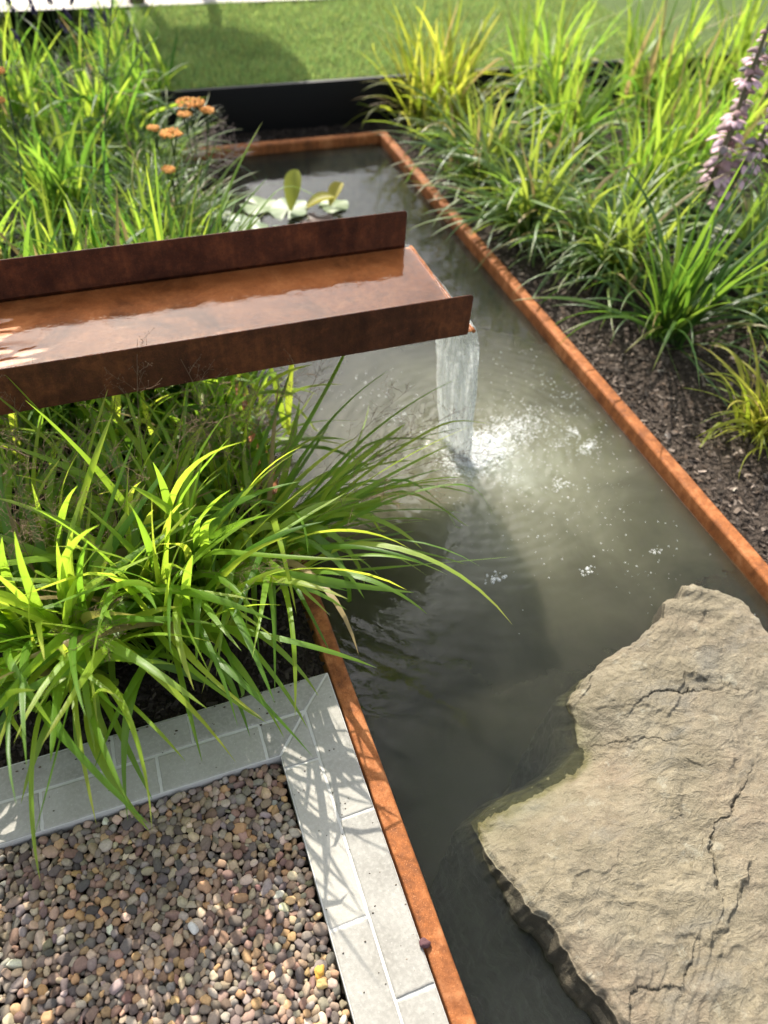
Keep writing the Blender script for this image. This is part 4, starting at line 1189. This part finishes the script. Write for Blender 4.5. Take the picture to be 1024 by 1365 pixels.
upright((-.6, 4.6, SZ), 'dense low clump at the top left corner of the bed', 54, H=(.2, .4), W=(.003, .008))

upright((.20, 3.62, SZ), 'grey green arching clump by the far left corner of the pool', 58, H=(.3, .5), W=(.005, .012), mat='grass_grey', droop=(.7, 1.6), n=120, lean=(.1, .8),
        extra=[dict(n=40, az=(R(5), .5), lean=(.5, 1.0), L=(.35, .55), W=(.005, .010), droop=(.5, 1.2), spread=.05, seg=10)])
upright((.20, 2.98, SZ), 'mixed grey and green clump hanging over the pool behind the lily', 59, H=(.3, .5), W=(.005, .013), mat='grass_grey', droop=(.5, 1.5), n=110, lean=(.1, .8),
        extra=[dict(n=40, az=(R(0), .5), lean=(.5, 1.0), L=(.3, .5), W=(.005, .012), droop=(.4, 1.2), spread=.05, seg=10)])
upright((.33, 4.25, SZ), 'grass clump at the near end of the black edging with the lawn behind', 55, H=(.3, .55), n=70)
upright((.27, 4.95, SZ), 'dark fine grass clump between the lavender and the lawn shade', 56, H=(.3, .55), W=(.005, .012), n=70)
upright((.30, 5.35, SZ), 'grass clump where the pale path meets the lawn', 57, H=(.3, .5), W=(.004, .010), n=80)

# right bed
gr_ = 'grasses in the mulched bed right of the pool'
clump('strap_leaf_plant', (1.88, 1.83, SZ), [
    dict(n=58, lean=(.02, .5), L=(.42, .74), W=(.012, .023), droop=(.1, .9), spread=.035, seg=14),
    dict(n=44, lean=(.4, .9), L=(.40, .68), W=(.010, .017), droop=(1.0, 2.0), spread=.035, seg=14)],
    'grass_strap', 'dark green strap leaved clump on open mulch beside the rusty edging', seed=61, cat='plant',
    heroes=[dict(base=(1.86, 1.82, 0), az=168, lean=1.0, L=.66, W=.019, droop=.75, shade=.8), dict(base=(1.86, 1.80, 0), az=188, lean=.85, L=.60, W=.018, droop=1.05, shade=.7),
            dict(base=(1.87, 1.79, 0), az=222, lean=.55, L=.56, W=.018, droop=1.8, shade=.75), dict(base=(1.86, 1.8, 0), az=240, lean=.4, L=.46, W=.013, droop=1.9),
            dict(base=(1.9, 1.8, 0), az=300, lean=.4, L=.45, W=.012, droop=2.1), dict(base=(1.88, 1.78, 0), az=255, lean=1.35, L=.5, W=.014, droop=.25, shade=.0)])
clump('ornamental_grass', (1.88, 1.27, SZ), [
    dict(n=95, lean=(.05, .7), L=(.20, .42), W=(.008, .017), droop=(.3, 1.6), spread=.035, seg=12),
    dict(n=40, lean=(.5, 1.1), L=(.20, .36), W=(.006, .012), droop=(.8, 1.6), spread=.035, seg=12)],
    'grass_yellow', 'glowing yellow grass tuft on the mulch at the right frame', gr_, seed=62)
def arching(loc, label, seed, n=190, L=(.36, .64), W=(.008, .017), mat='grass_grey', up=70, upH=(.35, .6), upW=(.012, .026), group=gr_, upmat=None, heroes=(), over=0):
    return clump('ornamental_grass', loc, [dict(n=int(n*.52), lean=(.25, .95), L=L, W=(W[0]*1.2, W[1]*1.3), droop=(.8, 1.9), spread=.05, seg=11),
                                           dict(n=int(up*.55), lean=(.02, .45), L=upH, W=upW, droop=(.1, .8), spread=.07, seg=10, shade=(.5, 1))] + ([dict(n=over, az=(R(195), .55), lean=(.45, 1.0), L=(.36, .58), W=(.009, .017), droop=(.7, 1.3), spread=.06, seg=12)] if over else []), mat, label, group, seed=seed, heroes=heroes)
arching((1.93, 2.30, SZ), 'grey green arching grass mound behind the dark strap leaved clump', 63, n=230, over=60)
arching((1.78, 2.72, SZ), 'arching grass mound hanging towards the middle of the right rusty edging', 64, n=210, over=60)
arching((1.76, 3.22, SZ), 'arching grass mound hanging over the far part of the right rusty edging', 65, n=170, over=45)
arching((2.40, 2.75, SZ), 'tall grass with glowing upright blades in the middle of the right bed', 66, mat='grass_back', up=110, upH=(.4, .7))
arching((2.50, 2.15, SZ), 'silvery arching grass mound below the pink flower spikes', 67, n=220)
arching((2.35, 1.75, SZ), 'silvery grass mound at the right frame above the yellow tuft', 68, n=150, L=(.3, .5))
arching((2.30, 3.35, SZ), 'bright grass clump between the yellow tussock and the pink flower spikes', 69, mat='grass_back', up=100, upH=(.4, .7))
arching((2.85, 3.0, SZ), 'tall green grass behind the pink flower spikes', 70, mat='grass_back', up=120, upH=(.45, .8), n=120)
arching((3.0, 3.7, SZ), 'tall bright grass at the top right corner', 71, mat='grass_back', up=120, upH=(.45, .85), n=120)
arching((2.45, 3.9, SZ), 'tall bright grass against the lawn at the back of the right bed', 72, mat='grass_back', up=120, upH=(.4, .8), n=120)
arching((3.5, 3.2, SZ), 'loose green grass in the far right corner', 73, mat='grass_back', up=90, upH=(.4, .8), n=100)
arching((3.0, 2.4, SZ), 'dark green grass right of the pink flower spikes', 74, mat='grass_grey', up=90, n=140)
arching((3.8, 3.9, SZ), 'grass clump farthest back at the right', 75, mat='grass_back', up=90, upH=(.5, .9), n=80)
clump('ornamental_grass', (1.80, 3.92, SZ), [
    dict(n=110, lean=(.02, .55), L=(.40, .72), W=(.011, .024), droop=(.1, .9), spread=.08, seg=11),
    dict(n=90, lean=(.35, 1.0), L=(.32, .58), W=(.008, .016), droop=(.8, 1.7), spread=.08, seg=11)],
    'grass_yellow', 'big yellow grass tussock where the black edging meets the far pool corner', gr_, seed=76)

# ------------------------------------------------------------------ flowers
def achillea(loc, heads, label, seed):
    rng = np.random.default_rng(seed)
    t = thing('yarrow_plant', loc, label, 'flowering plant')
    B_, F = ICO[1]
    lf = MB()
    for k in range(60):
        a = rng.uniform(0, 6.28); L = rng.uniform(.06, .16)
        p = np.array([loc[0]+rng.normal(0, .05), loc[1]+rng.normal(0, .05), loc[2]])
        pts = np.linspace(0, 1, 6)[:, None]*np.array([math.cos(a)*L*.6, math.sin(a)*L*.6, L]) + p
        V, Q, T = tube(pts, .0012, 4); lf.add(V, Q, T, (.09, .14, .05, 1))
        for m_ in range(1, 6):
            for s_ in (-1, 1):
                e_ = pts[m_]+np.array([-math.sin(a)*s_, math.cos(a)*s_, .3])*.014
                V, Q, T = tube(np.linspace(pts[m_], e_, 3), .0011, 3); lf.add(V, Q, T, (.10, .15, .05, 1))
    lf.build('leaves', M['leaf'], t)
    for hx, hy, hz, hr in heads:
        st = MB(); pts = np.linspace(0, 1, 8)[:, None]*np.array([hx-loc[0], hy-loc[1], hz-loc[2]-.012]) + np.array(loc); pts[1:-1, :2] += rng.normal(0, .004, (6, 2))
        V, Q, T = tube(pts, .0022, 6); st.add(V, Q, T)
        for q in range(7):
            a = q*.9; e_ = np.array([hx+math.cos(a)*hr*.6, hy+math.sin(a)*hr*.6, hz-.002])
            V, Q, T = tube(np.linspace(pts[-2], e_, 4), .0011, 4); st.add(V, Q, T)
        so_ = st.build('stem', M['stem'], t)
        hd = MB()
        for q in range(150):
            rr = hr*math.sqrt(rng.random()); a = rng.uniform(0, 6.28)
            c = np.array([hx+rr*math.cos(a), hy+rr*math.sin(a), hz+.006*(1-(rr/hr)**2)+rng.normal(0, .002)])
            g_ = rng.uniform(.75, 1.15)
            V = B_*np.array([.0042, .0042, .003])*rng.uniform(.8, 1.25)+c
            hd.add(V, None, F, (.84*g_, .43*g_*rng.uniform(.88, 1.12), .11*g_, 1))
        hd.build('flower_head', M['flower'], t)
    return t
achillea((.36, 3.0, SZ), [(.40, 3.20, .45, .055), (.365, 3.14, .43, .026), (.46, 3.19, .42, .03)], 'orange yarrow whose flat heads stand highest against the black edging', 81)
achillea((.26, 2.75, SZ), [(.275, 2.86, .47, .040), (.22, 2.92, .47, .02), (.24, 2.8, .37, .024)], 'orange yarrow with lower flat heads among the grass behind the chute', 82)
achillea((-.42, 3.2, SZ), [(-.27, 3.2, .60, .035), (-.29, 3.15, .52, .03), (-.27, 3.15, .68, .03)], 'pale orange yarrow cut by the left frame', 83)


def lavender(loc, n, label, seed, H=(.45, .65)):
    rng = np.random.default_rng(seed); t = thing('lavender', loc, label, 'flowering plant')
    B_, F = ICO[1]
    lf = MB()
    V, Q, C = blades(rng, loc, 200, None, (.1, .9), (.12, .35), (.002, .004), (.1, .6), .09, 6); lf.add(V, Q, None, C)
    lf.build('leaves', M['grass_grey'], t)
    for k in range(n):
        a = rng.uniform(0, 6.28); h = rng.uniform(*H); le = rng.uniform(.02, .3)
        tip = np.array(loc)+np.array([math.cos(a)*le*h+rng.normal(0, .08), math.sin(a)*le*h+rng.normal(0, .08), h])
        st = MB(); V, Q, T = tube(np.linspace(np.array(loc), tip, 6), .0014, 4); st.add(V, Q, T); st.build('stem', M['stem'], t)
        sp = MB(); dr = (tip-np.array(loc))/np.linalg.norm(tip-np.array(loc))
        for q in range(42):
            u = rng.uniform(0, .065); aa = rng.uniform(0, 6.28); rr = .0085*(1-.5*u/.065)
            c = tip+dr*(u-.03)+np.array([math.cos(aa), math.sin(aa), 0])*rr
            g_ = rng.uniform(.7, 1.3)
            sp.add(B_*np.array([.0038, .0038, .0055])+c, None, F, (.085*g_, .06*g_, .16*g_, 1))
        sp.build('flower_spike', M['flower'], t)
    return t
lavender((-.05, 4.05, SZ), 9, 'lavender with dark purple spikes against the pale path', 84, (.5, .72))
lavender((.18, 4.75, SZ), 7, 'lavender with dark spikes beside the shaded lawn', 85, (.3, .5))
lavender((-.30, 3.75, SZ), 6, 'lavender with dark purple spikes at the top left corner', 86, (.5, .75))


def cane(base, tip, label, seed, r=.004, bow=.03):
    rng = np.random.default_rng(seed); t = thing('fennel_stem', base, label, 'plant')
    s = np.linspace(0, 1, 20)[:, None]; P = np.array(base)+(np.array(tip)-np.array(base))*s; P[:, 0] += bow*np.sin(s[:, 0]*np.pi)
    b_ = MB(); V, Q, T = tube(P, np.linspace(r, r*.55, 20), 8); b_.add(V, Q, T, (.05, .09, .04, 1)); b_.build('stem', M['leaf'], t)
    lf = MB()
    for k in (5, 9, 12, 15, 18):
        for q in range(10):
            d_ = rng.normal(0, 1, 3); d_[2] = abs(d_[2])*.6+.3; d_ /= np.linalg.norm(d_)
            e_ = P[k]+d_*rng.uniform(.05, .11)
            V, Q, T = tube(np.linspace(P[k], e_, 4), .0009, 3); lf.add(V, Q, T, (.07, .12, .05, 1))
            for m_ in range(5):
                c = P[k]+(e_-P[k])*(.4+.12*m_); V, Q, T = tube(np.linspace(c, c+rng.normal(0, .014, 3), 3), .0007, 3); lf.add(V, Q, T, (.08, .13, .05, 1))
    lf.build('leaves', M['leaf'], t)
    return t
cane((-.33, 2.75, SZ), (-.24, 3.5, .92), 'tall dark green stem rising upright at the left frame', 87)
cane((-.08, 2.7, SZ), (.24, 3.55, .86), 'grey green stem leaning right across the far left bed', 88, .004, -.02)


def acanthus(loc, tips, label, seed):
    rng = np.random.default_rng(seed); t = thing('acanthus', loc, label, 'flowering plant')
    lf = MB()
    for k in range(12):
        a = k/12*6.28+rng.normal(0, .2); L = rng.uniform(.28, .42)
        n = 14; s = np.linspace(0, 1, n); th = .5+1.1*s**1.3
        P = np.array(loc)+np.stack([np.cumsum(np.sin(th))*math.cos(a), np.cumsum(np.sin(th))*math.sin(a), np.cumsum(np.cos(th))], -1)*L/n
        side_ = np.array([-math.sin(a), math.cos(a), 0])
        w_ = .055*np.sin(np.clip(s*1.02, 0, 1)*np.pi)**.7*(.72+.42*(np.arange(n) % 2))
        V = np.stack([P-side_*w_[:, None]+[0, 0, .012], P, P+side_*w_[:, None]+[0, 0, .012]], 1).reshape(-1, 3)
        i = (np.arange(n-1)*3)[:, None]+np.arange(2)[None]
        Q = np.stack([i, i+1, i+4, i+3], -1).reshape(-1, 4)
        g_ = rng.uniform(.7, 1.3); lf.add(V, Q, None, (.035*g_, .075*g_, .018*g_, 1))
    lf.build('leaves', M['leaf'], t)
    B_, F = ICO[2]
    for tip in tips:
        st = MB(); P = np.linspace(np.array(loc), np.array(tip), 14); V, Q, T = tube(P, np.linspace(.007, .003, 14), 8); st.add(V, Q, T, (.10, .10, .05, 1)); st.build('stem', M['leaf'], t)
        sp = MB(); dr = np.array(tip)-np.array(loc); L = np.linalg.norm(dr); dr /= L
        V, Q, T = tube(np.linspace(np.array(loc)+dr*L*.4, np.array(loc)+dr*L, 8), np.linspace(.010, .007, 8), 8); sp.add(V, Q, T, (.22, .20, .12, 1))
        nf = 8
        for lev in range(nf):
            u = .42+.57*lev/nf; c0 = np.array(loc)+dr*L*u; sc_ = (2.0-1.0*lev/nf)*rng.uniform(.8, 1.1)
            for q in range(4):
                if rng.random() < .22: continue
                a = q*math.pi/2+lev*.75+rng.normal(0, .25);  o_ = np.array([math.cos(a), math.sin(a), 0.0])
                # hooded bract, purple-brown
                c = c0+o_*.016*sc_+np.array([0, 0, .010*sc_])
                Rm = np.stack([o_, np.array([-o_[1], o_[0], 0]), np.array([0, 0, 1.0])], 1)
                U = B_*np.array([.016, .010, .006])*sc_; U[:, 2] += .010*sc_-(U[:, 0]/(.016*sc_))**2*.006*sc_
                sp.add(U@Rm.T+c, None, F, (.40*rng.uniform(.7, 1.2), .29, .29, 1))
                # pale three-lobed lip
                for off in (-.5, 0, .5):
                    if rng.random() < .3: continue
                    o2 = np.array([math.cos(a+off), math.sin(a+off), 0.0]); R2 = np.stack([o2, np.array([-o2[1], o2[0], 0]), np.array([0, 0, 1.0])], 1)
                    U = B_*np.array([.013, .007, .0025])*sc_; U[:, 2] -= (U[:, 0]+.013*sc_)**2*9
                    g_ = rng.uniform(.8, 1.1); sp.add(U@R2.T+c0+o2*.026*sc_-np.array([0, 0, .004]), None, F, (.80*g_, .58*g_, .64*g_, 1))
        sp.build('flower_spike', M['flower'], t)
    return t
acanthus((2.27, 2.27, SZ), [(2.31, 2.33, .90), (2.42, 2.42, .78), (2.46, 2.26, .66)], 'bears breeches with pink and purple hooded flower spikes at the right frame', 89)


# ------------------------------------------------------------------ water lily
def lily():
    rng = np.random.default_rng(90)
    t = thing('water_lily', (.78, 3.2, ZW), 'water lily with pale floating pads and upright yellow green leaves behind the chute', 'water lily')
    def pad(cx, cy, r, col, tilt=(0, 0), z=ZW+.005):
        n = 40; a = np.linspace(.16, 2*np.pi-.16, n)+rng.uniform(0, 6.28); V = [(cx, cy, z)]
        for f in (.35, .7, 1.0):
            rr = r*f*(1+.03*np.sin(a*5))
            V += list(np.stack([cx+rr*np.cos(a), cy+rr*np.sin(a), z+rr*np.cos(a)*tilt[0]+rr*np.sin(a)*tilt[1]+(.006*f*f*np.sin(a*4+1))], -1))
        T = [(0, 1+j, 2+j) for j in range(n-1)]; Q = []
        for k in range(2):
            j = np.arange(n-1); Q.append(np.stack([1+k*n+j, 1+(k+1)*n+j, 2+(k+1)*n+j, 2+k*n+j], -1))
        b_ = MB(); b_.add(V, np.concatenate(Q), T, (*col, 1)); return b_.build('pad', M['leaf'], t)
    pad(.66, 3.30, .085, (.25, .33, .15)); pad(.78, 3.22, .09, (.22, .30, .14), (.1, .05), ZW+.012); pad(1.00, 3.22, .07, (.26, .34, .16))
    pad(.55, 3.15, .08, (.26, .34, .20)); pad(.88, 3.10, .075, (.10, .05, .04), (.05, -.1)); pad(.62, 3.05, .08, (.20, .28, .14)); pad(.45, 3.25, .07, (.10, .17, .06))
    def leaf(cx, cy, az, L, w_, lean, col):
        n = 12; s = np.linspace(0, 1, n); th = lean+.4*s
        P = np.array([cx, cy, ZW])+np.stack([np.cumsum(np.sin(th))*math.cos(az), np.cumsum(np.sin(th))*math.sin(az), np.cumsum(np.cos(th))], -1)*L/n
        sd = np.array([-math.sin(az), math.cos(az), 0]); wd = w_*np.sin(np.clip(.04+s*.96, 0, 1)*np.pi)**.75
        up = np.array([0, 0, 1.0])
        V = np.stack([P-sd*wd[:, None]+up*wd[:, None]*.9, P, P+sd*wd[:, None]+up*wd[:, None]*.9], 1).reshape(-1, 3)
        i = (np.arange(n-1)*3)[:, None]+np.arange(2)[None]; Q = np.stack([i, i+1, i+4, i+3], -1).reshape(-1, 4)
        b_ = MB(); b_.add(V, Q, None, (*col, 1)); return b_.build('leaf', M['leaf'], t)
    leaf(.78, 3.18, R(60), .20, .040, .45, (.34, .36, .05)); leaf(.84, 3.2, R(-10), .17, .035, 1.0, (.36, .33, .04)); leaf(.97, 3.2, R(40), .14, .033, .75, (.42, .36, .05))
    return t
lily()

# ------------------------------------------------------------------ lawn blades and a stand-in added to shade it
def lawn_blades():
    rng = np.random.default_rng(95); n = 60000
    x = .405+ (3.6-.405)*rng.random(n)**1.15; y = rng.uniform(4.128, 5.62, n)
    z = LZ-.018+.012*fbm(x*4, y*4)
    h = rng.uniform(.018, .042, n)*(1+.3*fbm(x*6, y*6, oct=2)); a = rng.uniform(0, 6.28, n); le = rng.uniform(.1, 1.0, n); w_ = rng.uniform(.0014, .0026, n)
    sd = np.stack([-np.sin(a), np.cos(a), 0*a], -1)*w_[:, None]; p = np.stack([x, y, z], -1)
    m1 = p+np.stack([np.cos(a)*le*.35*h, np.sin(a)*le*.35*h, h*.6], -1); tp = p+np.stack([np.cos(a)*le*h, np.sin(a)*le*h, h], -1)
    V = np.stack([p-sd, p+sd, m1+sd*.8, m1-sd*.8, tp], 1).reshape(-1, 3)
    k = np.arange(n)[:, None]*5
    Q = k+np.array([0, 1, 2, 3]); T = k+np.array([3, 2, 4])
    g_ = rng.uniform(.6, 1.25, (n, 1)); c = np.concatenate([.33*g_*rng.uniform(.75, 1.3, (n, 1)), .45*g_, .13*g_, np.ones((n, 1))], 1)
    o_ = mk('lawn_grass', V, [Q, T], M['lawn'], C=np.repeat(c, 5, 0))
    return obj_props(o_, 'short mown lawn grass beyond the black edging', 'lawn', kind='stuff')
lawn_blades()


def stand_in_tree():  # stands in for a standing figure; added mostly off frame to shadow the lawn
    rng = np.random.default_rng(97)
    t = thing('shadow_caster', (.68, 5.76, LZ), 'multi stemmed stand-in added at the path edge to cast shade on the lawn', 'stand_in_tree')
    b_ = MB()
    for (bx, by), (tx, ty, tz) in (((.45, 5.70), (.58, 5.75, 1.2)), ((.92, 5.84), (.76, 5.80, 1.2))):
        s = np.linspace(0, 1, 14)[:, None]; P = np.array([bx, by, LZ-.05])+(np.array([tx, ty, tz])-np.array([bx, by, LZ-.05]))*s; P[:, 0] += .03*np.sin(s[:, 0]*5)
        V, Q, T = tube(P, np.linspace(.05, .022, 14), 10); b_.add(V, Q, T)
        for k in range(7):
            q = P[6+k]; e_ = q+rng.normal(0, .22, 3)+np.array([0, 0, .2]); V, Q, T = tube(np.linspace(q, e_, 6), np.linspace(.014, .005, 6), 6); b_.add(V, Q, T)
    b_.build('trunk', M['bark'], t)
    n = 24000
    u = rng.normal(0, 1, (n, 3)); u /= np.linalg.norm(u, axis=1, keepdims=True)
    P = np.array([.70, 5.74, 1.28])+u*np.array([.46, .46, .48])*(rng.random((n, 1))**.45)*(1+.25*fbm(u[:, :1]*2+5, u[:, 1:2]*2+u[:, 2:]*2))
    Rm = rot_rand(n, rng, .8); L = rng.uniform(.018, .034, n)
    q = np.array([(-1, 0, 0), (0, -.5, .08), (1, 0, 0), (0, .5, .08)], float)
    V = (np.einsum('nij,nvj->nvi', Rm, q[None]*L[:, None, None])+P[:, None]).reshape(-1, 3)
    Q = np.arange(n*4).reshape(-1, 4); g_ = rng.uniform(.6, 1.4, (n, 1))
    C = np.repeat(np.concatenate([.05*g_, .09*g_, .02*g_, np.ones((n, 1))], 1), 4, 0)
    mk('crown', V, Q, M['leaf'], t, C)
stand_in_tree()

for o in COL.objects:
    if '_loc' in o.keys(): del o['_loc']
